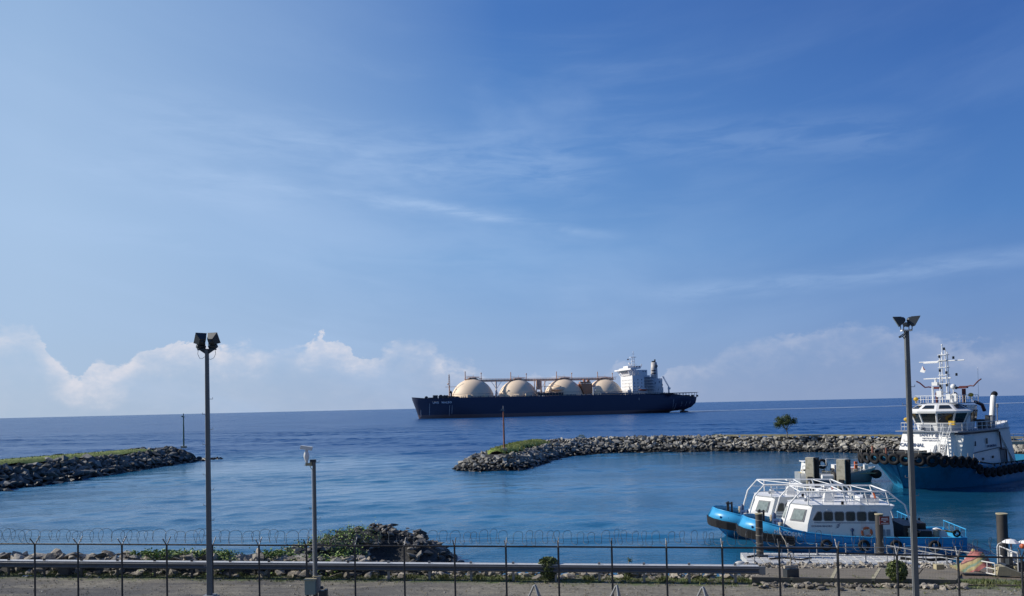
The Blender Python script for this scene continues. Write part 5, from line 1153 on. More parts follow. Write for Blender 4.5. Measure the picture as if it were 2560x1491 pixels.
    for i, j in ((0, 1), (1, 2), (5, 0)):
        fr = MB().plate(facet(i, j, .20, .80, .10, .78, .02), .05).build('front_window', M_['frame'], cb)
        MB().plate(facet(i, j, .25, .75, .17, .72, .05), .03).build('glass', pmat('windscreen', (.25, .30, .29), .1, 0, .6, 6.0) if not bpy.data.materials.get('windscreen') else bpy.data.materials['windscreen'], fr)
    for s in (-1, 1):
        for k in range(6):
            x = 2.32 - k * .745; w = .28
            q = [(x - w, 1.62), (x + w, 1.62), (x + w - (.22 if k == 0 else 0), 2.42), (x - w, 2.42)]
            def oct_(g, k=k, x=x, w=w):
                h_ = .29 + g; w2 = w + g; c = .09; sk = (.26 if k == 0 else 0)
                pts = [(-w2 + c, -h_), (w2 - c, -h_), (w2, -h_ + c), (w2 - sk, h_ - c), (w2 - c - sk, h_), (-w2 + c, h_), (-w2, h_ - c), (-w2, -h_ + c)]
                return [(x + a, 2.56 + z) for a, z in pts]
            o1 = [V(a, s * 1.95, z) for a, z in oct_(.05)]; fr = MB().loft(o1, [p + V(0, s * .03, 0) for p in o1]).build('side_window', M_['frame'], cb)
            o2 = [V(a, s * 1.975, z) for a, z in oct_(0)]; MB().loft(o2, [p + V(0, s * .02, 0) for p in o2]).build('glass', M_['curtain'], fr)
    b = MB()
    for s in (-1, 1): b.box((.25, s * 1.96, 2.10), (4.6, .02, .035))
    b.build('cabin_stripe', M_['navybl'], cb)
    Mx = frame_on((2.75, 1.962, 1.80), (-1, 0, 0)); text('company_lettering', 'DONGGI SENORO', .17, Mx, M_['navybl'], cb, .004, 1.0)
    b = MB()
    for k in range(3):
        z = 1.76 + k * .11; x = 1.0 - k * .03; pts = [V(x + .14, 1.965, z - .05), V(x, 1.965, z + .02), V(x - .18, 1.965, z + .10), V(x - .05, 1.965, z - .01)]; b.loft(pts, [p + V(0, .012, 0) for p in pts])
    b.build('company_emblem', M_['navybl'], cb)
    lb = MB().torus((-.95, 2.06, 1.45), .31, .085, (0, 1, 0), 24, 8).build('lifebuoy', M_['orange'], r)
    for a in (0.6, 2.2, 3.8, 5.4): b = MB(); b.tube((-.95 + .31 * cos(a), 2.0, 1.45 + .31 * sin(a)), (-.95 + .31 * cos(a), 2.13, 1.45 + .31 * sin(a)), .1, 6); b.build('buoy_strap', M_['white'], lb)
    b = MB(); b.tube((.0, 2.0, 1.0), (.0, 2.0, 1.6), .045, 6); b.lathe([(.001, 1.5), (.10, 1.52), (.12, 1.65), (.001, 1.74)], (.0, 2.0, 0), 10); b.build('vent_cowl', M_['navybl'], r)
    for x in (-3.0, -2.72): pass
    b = MB(); b.plate([V(-1.95, 1.965, 1.2), V(-2.2, 1.965, 1.2), V(-2.2, 1.965, 1.65), V(-1.95, 1.965, 1.65)], .015); b.plate([V(-2.26, 1.965, 1.2), V(-2.52, 1.965, 1.2), V(-2.52, 1.965, 1.65), V(-2.26, 1.965, 1.65)], .015); b.build('louvre_panel', MGW, cb)
    b = MB(); b.ball((1.6, 2.0, 3.02), .09, 8, 5, (1.4, .8, .6)); b.ball((-1.4, 2.0, 2.95), .1, 8, 5, (1.6, .8, .6)); b.build('deck_light', M_['white'], cb)
    b = MB(); b.box((.55, 1.75, 3.5), (.16, .16, .26)); b.build('side_light', M_['black'], r)
    # tubular roll frame over the whole cabin
    FP = [(4.75, 1.65), (4.2, 3.45), (3.45, 4.32), (-2.4, 4.32), (-3.5, 3.4), (-4.1, 1.2)]
    for s in (-1, 1): b = MB(); b.poly([(x, s * 2.05, z) for x, z in FP], .062, 8); b.build('frame_tube', M_['whitepipe'], r)
    b = MB()
    for x in (3.45, .55, -2.4): b.tube((x, -2.0, 4.32), (x, 2.0, 4.32), .05, 8)
    b.tube((3.45, -2, 4.32), (.55, 2, 4.32), .03, 6)
    for s in (-1, 1):
        for x in (2.9, .55, -.9, -2.3): b.tube((x, s * 1.98, 4.32), (x - .25 * (x < 2), s * 1.85, 3.35), .045, 6)
        b.tube((3.9, s * 2.0, 3.8), (-2.95, s * 2.0, 3.82), .026, 6); b.tube((2.3, s * 1.85, 3.62), (-3.0, s * 1.85, 3.62), .02, 5)
        for x in (1.9, 1.2, -.2, -1.6): b.tube((x, s * 1.85, 3.35), (x, s * 1.85, 3.8), .02, 5)
        b.tube((-2.4, s * 2, 4.3), (-2.9, s * 2, 3.82), .03, 6)
    for x in (1.2, -1.0): b.tube((x, -2, 4.3), (x - .6, 2, 4.3), .028, 6)
    b.build('frame_brace', M_['whitepipe'], r)
    b = MB(); b.box((1.2, .2, 3.75), (.7, .7, .75), top=(.6, .6)); b.tube((1.2, .2, 4.1), (1.2, .2, 4.5), .08, 8); b.box((1.2, .2, 4.5), (.5, .3, .14)); b.build('radar_pedestal', M_['white'], r)
    b = MB(); b.tube((-.2, .5, 3.3), (-.2, .5, 4.4), .04, 6); b.build('aerial', M_['white'], r)
    b = MB(); b.box((-1.5, 0, 3.55), (1.3, 1.7, .45)); b.build('roof_locker', M_['white'], r)
    b = MB(); b.tube((-.6, -.6, 3.3), (-.6, -.6, 3.9), .05, 6); b.ball((-.6, -.6, 3.9), .22, 10, 6); b.build('satellite_dome', M_['white'], r)
    b = MB(); b.box((2.5, -.5, 3.5), (.3, .5, .35)); b.build('roof_hatch', M_['white'], r)
    b = MB(); b.tube((-1.9, .9, 3.7), (-1.75, .9, 4.2), .07, 6); b.build('rolled_flag', M_['orange'], r)
    b = MB(); b.box((-1.3, .9, 3.82), (.5, .05, .3)); b.ball((2.9, 1.0, 3.62), .14, 8, 6); b.box((.9, -1.2, 3.6), (.2, .2, .5)); b.build('roof_fittings', MGW, r)
    # foredeck
    b = MB()
    for x, y in ((6.1, .2), (6.0, -.2), (5.75, .1)): b.tube((x, y, 1.4), (x, y, 2.75), .075, 8)
    b.box((5.95, 0, 2.62), (.5, .7, .06)); b.build('tow_bitt', M_['black'], r)
    b = MB()
    for x, y in ((5.0, 1.9), (5.0, -1.9)):
        b.lathe([(.001, 1.55), (.13, 1.6), (.15, 1.9), (.14, 2.2), (.05, 2.32), (.001, 2.34)], (x - .25, y * .85, 0), 10)
    b.box((4.7, 0, 1.5), (.5, 2.6, .8)); b.build('foredeck_locker', M_['navybl'], r)
    b = MB()
    for y in (1.95, -1.95):
        b.lathe([(.001, 1.6), (.17, 1.62), (.14, 1.75), (.2, 1.85), (.15, 1.98), (.2, 2.08), (.001, 2.12)], (4.85, y, 0), 10)
    b.poly([(4.9, 2.05, 2.0), (5.0, 2.4, 1.5), (4.7, 2.8, .9), (4.6, 3.1, .35)], .035, 5); b.build('mooring_rope', M_['rope'], r)
    # aft deck
    rr = random.Random(77); b = MB(); b.box((-3.9, 0, 1.35), (.9, 3.6, 1.1)); b.box((-5.0, -.8, 1.3), (1.0, 1.6, 1.0)); b.box((-4.9, 1.4, 1.15), (.8, .7, .75))
    for i in range(8): b.tube((-3.7 - i * .28, -1.9, .9), (-3.7 - i * .28, -1.9, 1.9), .09, 6)
    b.build('aft_machinery', M_['black'], r)
    b = MB(); b.tube((-6.0, .5, 1.2), (-6.0, 1.6, 1.2), .38, 12); b.build('towing_drum', M_['white'], r)
    b = MB(); b.lathe([(.001, 1.1), (.2, 1.12), (.16, 1.4), (.24, 1.5), (.18, 1.62), (.22, 1.72), (.001, 1.78)], (-3.9, 1.9, 0), 10); b.lathe([(.001, 1.1), (.2, 1.12), (.2, 1.5), (.26, 1.56), (.001, 1.68)], (-5.6, 1.7, 0), 10); b.build('coiled_rope', M_['rope'], r)
    b = MB(); b.poly([(-5.6, 1.6, 1.62), (-6.2, 1.5, 1.5), (-7.0, 1.3, 1.35)], .06, 6); t_ = b.build('boom', M_['yellow'], r)
    b = MB()
    for k in range(5): c = V(-5.6, 1.6, 1.62).lerp(V(-7.0, 1.3, 1.35), .1 + .2 * k); b.tube(c, c + V(-.14, -.02, -.03), .066, 6)
    b.build('boom_band', M_['black'], t_)
    MB().torus((-7.05, 1.35, 1.3), .2, .07, (0, 1, 0), 14, 6).build('tyre_fender', M_['rubber'], r)
    for x in (1.9, -.6, -2.7, -5.2): 
        for s in (1, -1): MB().torus((x, s * 2.56, .62), .30, .11, (0, 1, 0), 18, 7).build('tyre_fender', M_['rubber'], r)
    b = MB(); b.tube((-7.4, -2.1, 1.7), (-7.4, 2.1, 1.7), .04, 6); [b.tube((-7.4, y, 1.1), (-7.4, y, 1.7), .03, 5) for y in (-2, -1, 0, 1, 2)]; b.build('stern_rail', M_['cyan'], r)
    return r, st
ang = radians(180 - 10)
cob, stn = crew_boat(); cob.location = (24.25, 56.8, 0); cob.rotation_euler = (0, 0, ang)
cob['label'] = 'nearer blue and white crew boat lying against the pontoon, name on its bow'
mor = copy_tree(cob); mor.location = (23.3, 61.8, 0); mor.rotation_euler = (0, 0, ang); mor['label'] = 'farther blue and white crew boat, half hidden behind its twin'
text('name_lettering', 'MB.COBIA', .38, frame_on((5.4, 2.38, 1.40), (-1.5, .11, -.20), (0, .02, 1)), M_['navtxt'], cob, .012, 1.05)
text('name_lettering', 'MB.', .38, frame_on((5.4, 2.38, 1.40), (-1.5, .11, -.20), (0, .02, 1)), M_['navtxt'], mor, .012, 1.05)

# ------------------------------------------------------------------ pontoon of float cubes and its fittings
pa = at_z(1872, 1409, .62); pe = at_z(2420, 1412, .62); PD = (pe - pa); PD.z = 0; PL = PD.length; PA = atan2(PD.y, PD.x)
pon = empty('floating_pontoon', (pa.x, pa.y, 0), PA, 'long white floating pontoon made of plastic cubes lying alongside the crew boats', 'pontoon')
MCB = pmat('float_cube', (0.62, 0.62, 0.60), .6, 0, .12, 1.2, (0.35, 0.34, 0.31), .5)
b = MB(); rr = random.Random(4)
for i in range(int(PL / .5)):
    for j in range(7): b.box((i * .5 + .25, .25 + j * .5, .42 + rr.uniform(-.008, .008)), (.46, .46, .40), top=(.94, .94))
b.build('float_cubes', MCB, pon)
b = MB(); 
for i in range(int(PL / .5)): b.tube((i * .5, -.06, .42), (i * .5, .02, .42), .07, 8)
b.build('cube_lugs', M_['black'], pon)
b = MB(); b.box((PL / 2, -.14, .26), (PL + .3, .16, .34)); b.build('shaded_lower_frame', M_['lampbody'], pon)  # pontoon's lower frame, its shade put in as a dark colour
b = MB()
for i in range(8):
    x = .4 + i * (PL - 1.2) / 7
    for y in (.25, ): b.tube((x, y, .6), (x, y, 1.62), .03, 6); b.lathe([(.16, .6), (.13, .68), (.03, .75)], (x, y, 0), 8)
b.tube((.4, .25, 1.6), (PL - .8, .25, 1.6), .028, 6); b.tube((.4, .25, 1.1), (PL - .8, .25, 1.1), .022, 6)
b.build('handrail', M_['steel'], pon)
b = MB()
for i in range(7): x = 1.2 + i * (PL - 2) / 6; b.tube((x, 2.9, .6), (x, 2.9, 1.3), .035, 6); b.lathe([(.16, .6), (.13, .68), (.03, .75)], (x, 2.9, 0), 8); b.ball((x, 2.9, 1.33), .06, 8, 5)
b.build('cleat_post', M_['steel'], pon)
b = MB(); b.ball((-.45, .5, .5), .22, 10, 6, (1.6, .8, .8)); b.ball((-.3, .1, .35), .16, 10, 6, (1.4, .8, .8)); b.build('end_fender', MCB, pon)
b = MB(); b.poly([(1.5, 1.2, .68), (2.5, 1.6, .68), (3.4, 1.0, .68), (4.2, 1.6, .68)], .05, 5); b.poly([(9.6, 1.5, .7), (11.2, 1.0, .7), (12.8, 1.6, .7)], .10, 6); b.poly([(.2, 1.8, .68), (.9, 2.4, .68), (1.6, 2.2, .68)], .06, 5); b.build('loose_hose', M_['rubber'], pon)
for px, py0, w, nm, mt_, lb in ((1897, 1286, .23, 'pile', 'pilepaint', 'black sleeved mooring pile with pale rings in front of the nearer boat bow'), (2197, 1287, .24, 'pile', 'pilepaint', 'mooring pile behind the pontoon carrying the dark red sign'), (2504, 1286, .30, 'pile', 'pilepaint', 'thick dark mooring pile standing alone at the far right')):
    Yp = 51.2 if px < 2400 else 48.0; q = at_Y(px, py0, Yp); pl = empty('mooring_pile', (q.x, q.y, -1), 0, lb, 'pile', 'steel mooring piles of the pontoon')
    b = MB(); b.tube((0, 0, 0), (0, 0, q.z + 1), w, 20); b.build('pile_shaft', M_['pilepaint'], pl)
    b = MB(); b.tube((0, 0, q.z + 1), (0, 0, q.z + 1.06), w + .03, 20); b.build('pile_cap', M_['cream'], pl)
    if px < 1900:
        for k in range(6): MB().torus((0, 0, q.z + .6 - k * .5), w, .015, (0.1, .05, 1), 20, 4).build('band', M_['rope'], pl)
    if px > 2400: MB().box((w + .05, 0, q.z - .55), (.14, .14, .2)).build('bracket', M_['rust'], pl)
    if 2000 < px < 2300:
        sg = empty('warning_sign', (q.x + .12, q.y - w - .06, q.z - .35), 0, 'small dark red notice board fixed to the middle mooring pile', 'sign')
        MB().box((.1, 0, 0), (.62, .03, .50)).build('board', M_['red'], sg); 
        MB().box((.1, .02, 0), (.68, .02, .56)).build('board_frame', M_['frame'], sg)
        b = MB(); b.box((.1, -.022, .14), (.42, .012, .04)); b.box((.1, -.022, .04), (.48, .012, .04)); b.box((.1, -.022, -.07), (.16, .012, .05)); b.box((.1, -.022, -.18), (.5, .012, .03)); tag(b.build('writing_lines', M_['navtxt'], sg), kind='stuff')

# ------------------------------------------------------------------ concrete dolphins with the small workboat behind
for k, (px, py, Yd) in enumerate(((2029, 1144, 92), (2107, 1149, 88))):
    q = at_Y(px, py, Yd); d = empty('mooring_dolphin', (q.x, q.y, -1), radians(-38), ('left' if k == 0 else 'right') + ' of two stained concrete mooring dolphins beyond the crew boats', 'dolphin', 'concrete mooring dolphins')
    b = MB(); b.box((-.15, 0, (q.z + 1) / 2), (.95, .9, q.z + 1)); b.build('column', M_['concrete'], d, bevel=.03)
    b = MB(); b.box((.55, .1, (q.z + 1) / 2), (.34, .6, q.z + 1)); b.build('steel_fender', M_['rubber'], d)
    b = MB(); b.box((-.1, -.55, 1.4), (.5, .3, 2.6)); b.build('timber_fender', M_['black'], d)
MD_ = at_Y(2066, 1192, 90.5); fd_ = empty('roller_fender', (MD_.x, MD_.y, MD_.z), 0, 'white cylindrical fender with a dark disc end between the dolphins', 'fender')
b = MB(); b.tube((-.55, 0, 0), (.75, 0, -.05), .26, 14, .30); b.build('cylinder', M_['white'], fd_); b = MB(); b.tube((.75, 0, -.05), (1.0, 0, -.05), .6, 16); b.build('end_disc', M_['pilepaint'], fd_)
wq = at_z(2125, 1212, 0); wbt = empty('workboat', (wq.x, wq.y + 4.0, 0), radians(-6), 'small white workboat with grey hull squeezed behind the dolphins next to the tug bow', 'boat')
WT = [(4.9, .3, 1.9, .05), (4.2, 1.0, 1.75, .2), (3.0, 1.4, 1.5, .8), (1.0, 1.6, 1.3, 1.3), (-2, 1.6, 1.25, 1.45), (-4.9, 1.5, 1.25, 1.4)]
st = [(x, [(wb * .8, -.5, x - max(0, x - 3) * .4), (wb, 0, x - max(0, x - 3) * .3), (wb + (hb - wb) * .6, rz * .5, x - max(0, x - 3) * .15), (hb, rz, x)]) for x, hb, rz, wb in WT]
hull('hull', pmat('workboat_hull', (0.30, 0.33, 0.36), .5, 0, .1, 1, (.15, .14, .12), .5), wbt, st)
b = MB(); b.box((0, 0, 1.15), (9.0, 2.7, .1)); b.build('deck', M_['cream'], wbt)
b = MB(); b.box((-3.2, 0, 1.9), (2.2, 2.2, 1.5), top=(.85, .85)); b.box((-3.2, 0, 2.7), (2.4, 2.3, .1)); b.box((.3, .3, 1.7), (1.3, 1.4, 1.0)); b.box((2.2, 0, 1.55), (1.4, 1.6, .6)); b.box((3.6, -.4, 1.9), (.5, .5, .6)); b.build('wheelhouse', M_['white'], wbt)
for x in (-3.8, -2.7): MB().box((x, -1.08, 2.15), (.6, .06, .5)).build('window', M_['win'], wbt)
b = MB()
for p0, p1 in (((-1.6, -1.2, 1.2), (-1.6, -1.2, 3.1)), ((1.2, -1.3, 1.2), (1.2, -1.3, 3.0)), ((-1.6, -1.2, 3.1), (1.2, -1.3, 3.0)), ((2.6, -1.2, 1.2), (2.9, -1.0, 3.3)), ((-4.6, -1.3, 1.2), (-4.6, -1.3, 2.2)), ((1.2, -1.3, 2.2), (4.2, -.9, 2.4)), ((-4.6, -1.3, 2.2), (-1.6, -1.3, 2.2)), ((3.4, -1.1, 1.2), (3.4, -1.1, 2.4))): b.tube(p0, p1, .045, 5)
b.build('deck_rails', M_['whitepipe'], wbt)
MB().torus((-2.0, -1.0, 2.4), .5, .18, (0.2, -1, .2), 18, 7).build('spare_tyre', M_['rubber'], wbt)
b = MB(); b.box((2.2, -.9, 2.2), (.35, .35, .9)); b.build('red_locker', M_['orange'], wbt)
MB().ball((4.7, -.9, 1.0), .65, 12, 8, (1.1, .8, .9)).build('bow_fender', M_['rubber'], wbt)
b = MB(); rr = random.Random(3)
for i in range(26): b.box((rr.uniform(-4.4, 3.9), rr.uniform(-1.2, 1.1), 1.3 + rr.random() * .5), (rr.uniform(.1, .7), rr.uniform(.1, .5), rr.uniform(.08, .4)), rz=rr.random())
b.build('deck_gear', M_['rope'], wbt)
# ------------------------------------------------------------------ concrete revetment and landing on the right
MBR = pmat('brown_earth', (0.17, 0.135, 0.10), .95, 0, .3, .8, (.09, .07, .055), .7, bump=.5, bscale=6)
def P3(px, py, z): return at_z(px, py, z)
rev = empty('revetment', (0, 0, 0), 0, 'sloping concrete slab apron with pale seams below the pontoon', 'revetment')
f0, f1 = P3(1878, 1443.5, 3.18), P3(2392, 1450, 3.12); r0, r1 = P3(1880, 1420, 1.25), P3(2420, 1419.5, 1.25)
nS = 5
for k in range(nS):
    a, c = k / nS + .003, (k + 1) / nS - .003; q = [f0.lerp(f1, a), f0.lerp(f1, c), r0.lerp(r1, c), r0.lerp(r1, a)]
    MB().loft(q, [p - V(0, 0, .32) for p in q]).build('slab', M_['slab'], rev)
for k in range(1, nS - 1):
    a = k / nS; q = [f0.lerp(f1, a - .008), f0.lerp(f1, a + .010), r0.lerp(r1, a + .006), r0.lerp(r1, a - .006)]
    MB().loft([p + V(0, 0, .012) for p in q], [p - V(0, 0, .1) for p in q]).build('seam', M_['cream'], rev)
rnd = random.Random(71); mb = MB(); tint = []
for i in range(420):
    t = rnd.uniform(-.02, 1.02); p = r0.lerp(r1, t) + V(0, rnd.uniform(-.9, .5), rnd.uniform(0, .18)); rock(mb, tint, p, rnd.uniform(.10, .24), rnd, .55, rnd.uniform(.3, 1))
for i in range(150):
    t = rnd.uniform(-.02, 1.0); p = f0.lerp(f1, t) + V(0, -.30 - abs(rnd.gauss(0, .28)), 0); p.z = GZ + .06; rock(mb, tint, p, rnd.uniform(.10, .27), rnd, .5, rnd.uniform(.1, .8))
tag(mb.build('edge_stones', MSH, tint=tint), 'pale broken stones along both edges of the concrete apron', 'stones', kind='stuff')
# earth landing further right
q = [P3(2385, 1462, 2.94), P3(2700, 1466, 2.94), P3(2700, 1424, 2.3), P3(2405, 1421, 1.9)]
MB().loft(q, [p - V(0, 0, 2.6) for p in q]).build('landing', MBR); tag(bpy.data.objects['landing'], kind='structure')
bk = empty('kerb_block', P3(2347, 1423, 2.2), .05, 'small cream concrete block lying on the apron by the gangway', 'block')
b = MB(); b.box((0, 0, .12), (.42, .30, .26)); b.build('block', M_['cream'], bk, bevel=.02)
# gangways with pipe handrails
def rail_thing(name, label, cat, runs, mat, group=None, walk=None):
    g = empty(name, (0, 0, 0), 0, label, cat, group)
    if walk: MB().loft([V(*p) for p in walk], [V(*p) - V(0, 0, .12) for p in walk]).build('walkway', MGW, g)
    for a, c, h, n in runs:
        b = MB(); D = V(0, 0, h)
        b.tube(a, c, .032, 8); b.tube(a - D * .5, c - D * .5, .022, 6); b.tube(a - D, c - D, .028, 6)
        for k in range(n + 1): p = a.lerp(c, k / n); b.tube(p, p - D * 1.02, .028, 6)
        b.build('handrail', mat, g)
    return g
A1, B1, A2, B2 = P3(2217, 1364, 1.75), P3(2396, 1395, 2.05), P3(2290, 1366, 1.75), P3(2446, 1384, 2.05)
rail_thing('gangway', 'gangway with sloping pipe handrails leading from the pontoon towards the shore', 'gangway', [(A1, B1, 1.0, 7), (A2, B2, 1.0, 6)], M_['steel'], None, [A1 - V(0, 0, 1), B1 - V(0, 0, 1), B2 - V(0, 0, 1), A2 - V(0, 0, 1)])
rail_thing('pipe_railing', 'low pipe railing frame standing in front of the striped tarpaulin', 'railing', [(at_Y(2412, 1396, 37.6), at_Y(2487, 1409, 36.0), .52, 4)], M_['bright'])
rl = empty('pipe_railing', (0, 0, 0), 0, 'arched pipe railing standing by the umbrellas at the right edge', 'railing')
b = MB(); A = at_Y(2499, 1366, 38.6); B = at_Y(2544, 1384, 36.4)
b.tube(A, B, .03, 8); b.tube(A - V(0, 0, .45), B - V(0, 0, .5), .025, 6)
for p in (A, A.lerp(B, .5), B): b.tube(p, p - V(0, 0, 1.15), .03, 6)
b.poly([A + V(-.06, .1, -1.1), A + V(-.06, .1, -.05), A + V(0, .1, .08), A + V(.12, .1, .14), A + V(.9, 0, .14)], .028, 6)
b.build('rails', M_['bright'], rl)
# striped tarpaulin heap
tq = at_z(2457, 1431, 2.62); Mtp = bpy.data.materials.new('striped_tarpaulin'); Mtp.use_nodes = True; T = NT(Mtp.node_tree); b_ = T.n['Principled BSDF']
tc = T.add('ShaderNodeTexCoord'); sp = T.add('ShaderNodeSeparateXYZ'); T.l.new(tc.outputs['Object'], sp.inputs[0])
f = T.m('FRACT', T.m('ADD', T.m('MULTIPLY', T.m('ADD', sp.outputs[0], T.m('MULTIPLY', sp.outputs[2], -1.5)), .95), T.m('MULTIPLY', T.noise(tc.outputs['Object'], 1.4, 3), .35)))
T.l.new(T.ramp(f, [(0, (.36, .12, .11)), (.22, (.36, .18, .15)), (.26, (.13, .05, .05)), (.32, (.34, .27, .13)), (.5, (.22, .26, .13)), (.56, (.17, .24, .18)), (.66, (.36, .29, .14)), (.8, (.34, .12, .11)), (1, (.36, .12, .11))], 'CONSTANT'), b_.inputs['Base Color']); b_.inputs['Roughness'].default_value = .8
mb = MB(); n = 34; 
for j in range(n):
    for i in range(n):
        u = i / (n - 1) * 2 - 1; v = j / (n - 1) * 2 - 1; d = sqrt(u * u * .9 + v * v); 
        rdg = max(0, 1 - abs(v + .1 + .3 * u)) * max(0, 1 - max(0, abs(u - .15) - .1) / .85)
        z = .95 * min(1, rdg * 1.25) * (1 - .25 * abs(u)) + .10 * mnoise.noise(V(u * 3.5, v * 3.5, 2)) + .05 * mnoise.noise(V(u * 9, v * 9, 5)); z = max(z, .0 if d < 1.1 else -.2)
        mb.v.append(V(u * .88 + .06 * mnoise.noise(V(u * 4, v * 4, 9)), v * .75, z))
for j in range(n - 1):
    for i in range(n - 1): mb.f.append((j * n + i, j * n + i + 1, (j + 1) * n + i + 1, (j + 1) * n + i)); mb.sm.append(True)
tp_ = mb.build('tarpaulin', Mtp, loc=(tq.x, tq.y + .7, tq.z)); tp_.rotation_euler = (0, 0, -.25); tag(tp_, 'crumpled red, yellow and green striped tarpaulin heaped over something by the gangway', 'tarpaulin')
wd = empty('concrete_wedge', at_z(2520, 1437, 2.6), -.25, 'cream concrete ramp wedge beside the tarpaulin at the right edge', 'ramp')
b = MB(); b.loft([V(-.55, -.3, 0), V(.75, -.3, 0), V(.75, .3, 0), V(-.55, .3, 0)], [V(-.45, -.3, .42), V(-.2, -.3, .42), V(-.2, .3, .42), V(-.45, .3, .42)]); b.build('wedge', M_['cream'], wd)
# umbrellas over small work stands, white box
for k, (px, py, lb) in enumerate(((2527, 1352, 'white umbrella standing over the railing near the right edge'), (2566, 1354, 'white umbrella cut off by the right edge, above an orange float'))):
    q = at_Y(px, py, 38.5); u_ = empty('umbrella', (q.x, q.y, q.z - 1.25), 0, lb, 'umbrella', 'two small white umbrellas at the right edge')
    b = MB(); n8 = 8; top = V(0, 0, 1.34); rim = [V(.40 * cos(2 * pi * i / n8), .40 * sin(2 * pi * i / n8), 1.16) for i in range(n8)]; mid = [V(.22 * cos(2 * pi * i / n8), .22 * sin(2 * pi * i / n8), 1.29) for i in range(n8)]
    b.add([top] + mid + rim, [(0, 1 + i, 1 + (i + 1) % n8) for i in range(n8)] + [(1 + i, 9 + i, 9 + (i + 1) % n8, 1 + (i + 1) % n8) for i in range(n8)]); o = b.build('canopy', M_['white'], u_); sd = o.modifiers.new('t', 'SOLIDIFY'); sd.thickness = .012
    b = MB(); b.tube((0, 0, 0), (0, 0, 1.34), .02, 6); b.tube((0, 0, .75), (0, 0, 1.1), .05, 8); b.build('stem', MGW, u_)
ob = at_Y(2556, 1366, 38); MB().ball(ob, .13, 10, 7).build('float', M_['orange']); tag(bpy.data.objects['float'], 'round orange float hanging under the umbrella at the right edge', 'float')
wbx = at_Y(2534, 1407, 37.5); bx_ = empty('box_cabinet', (wbx.x, wbx.y, wbx.z), .1, 'upright white box cabinet standing on a dark base at the right edge', 'cabinet')
b = MB(); b.box((0, 0, .26), (.36, .3, .52)); b.build('box', M_['white'], bx_, bevel=.015); b = MB(); b.box((0, 0, -.16), (.5, .4, .32)); b.build('base', M_['rubber'], bx_)
mch = at_Y(2536, 1425, 36.8); mc = empty('winch_unit', (mch.x, mch.y, mch.z), .1, 'dark winch machinery between the tarpaulin and the right edge', 'winch')
b = MB(); b.box((.1, 0, .1), (.8, .4, .34)); b.tube((-.5, -.2, .15), (-.5, .3, .15), .17, 10); b.box((-.25, 0, .42), (.2, .25, .35)); b.tube((.3, -.25, .35), (.3, .25, .35), .1, 8); b.build('machine', M_['lampbody'], mc); b = MB(); b.box((-.12, -.25, .12), (.18, .1, .22)); b.build('panel', M_['cream'], mc)
# debris of driftwood / valve near the apron
q = at_z(1978, 1452, 2.95); vv = empty('valve_stand', (q.x, q.y, q.z), .3, 'rusty pipe valve stand beside the apron below the pontoon', 'valve')
b = MB(); b.box((0, 0, .28), (.62, .3, .5)); b.build('base', M_['lampbody'], vv); b = MB(); b.tube((-.35, 0, .62), (.35, 0, .62), .07, 8); b.tube((0, 0, .5), (0, 0, 1.15), .035, 6); b.torus((0, 0, 1.12), .14, .02, (.3, 1, .2), 14, 5); b.poly([(.05, 0, .9), (.2, 0, 1.0), (.25, 0, .8)], .03, 5); b.build('valve', M_['rope'], vv)
# clipped bushes
MBU = leafmat('bush_leaves', (0.035, 0.06, 0.012), (0.085, 0.125, 0.025), (0.22, 0.25, 0.07))
def bush(name, label, base, w, h, dpt, n, seed, flat=False, mat=None):
    e = empty(name, base, 0, label, 'bush', 'small bushes behind the guardrail'); rnd = random.Random(seed)
    b = MB()
    for k in range(5): a = rnd.uniform(0, 6.28); b.tube((0, 0, 0), (cos(a) * w * .3, sin(a) * dpt * .3, h * .7), .025, 5, .01)
    b.build('stem', M_['rubber'], e)
    def pos(r):
        while True:
            p = V(r.uniform(-1, 1), r.uniform(-1, 1), r.uniform(-1, 1)); l = p.length
            if .55 < l < 1 + .12 * mnoise.noise(p * 3 + V(seed, 0, 0)): break
        z = h * .56 + p.z * h * .46
        if flat: z = min(z, h * .93 + r.uniform(-.02, .03))
        return V(p.x * w / 2, p.y * dpt / 2, z)
    leaves('foliage', None, n, pos, .07, seed, mat or MBU, parent=e, kind=None, flatness=.9)
    b = MB(); b.ball((0, 0, h * .56), 1, 10, 7, (w * .36, dpt * .36, h * .36)); 
    return e
q = at_z(1373, 1452, GZ); bush('bush', 'clipped flat-topped green bush rising above the guardrail', V(q.x, q.y, GZ), 1.0, 1.12, .85, 3200, 81, True)
q = at_z(2243, 1461, GZ); bush('bush', 'round dark bush in front of the concrete apron beside the right lamp pole', V(q.x, q.y, GZ), 0.88, 1.02, .8, 2600, 82)
for px, py, s, lb in ((1572, 1444, .28, 'little dry shrub between guardrail posts right of the clipped bush'), ): q = at_z(px, py, GZ); bush('shrub', lb, V(q.x, q.y, GZ), .5, .5, .4, 260, 83)
sp_ = at_Y(1573, 1402, 36.5); sl = empty('sapling', (sp_.x, sp_.y, GZ), 0, 'thin sapling with a tiny tuft of leaves behind the guardrail', 'sapling')
b = MB(); b.poly([(-.12, 0, 0), (-.05, 0, .5), (0, 0, sp_.z - GZ)], .014, 5); b.build('stem', M_['cream'], sl)
leaves('foliage', None, 60, lambda r: V(r.gauss(.02, .06), r.gauss(0, .05), sp_.z - GZ + r.gauss(.02, .05)), .07, 84, MBU, parent=sl, kind=None)
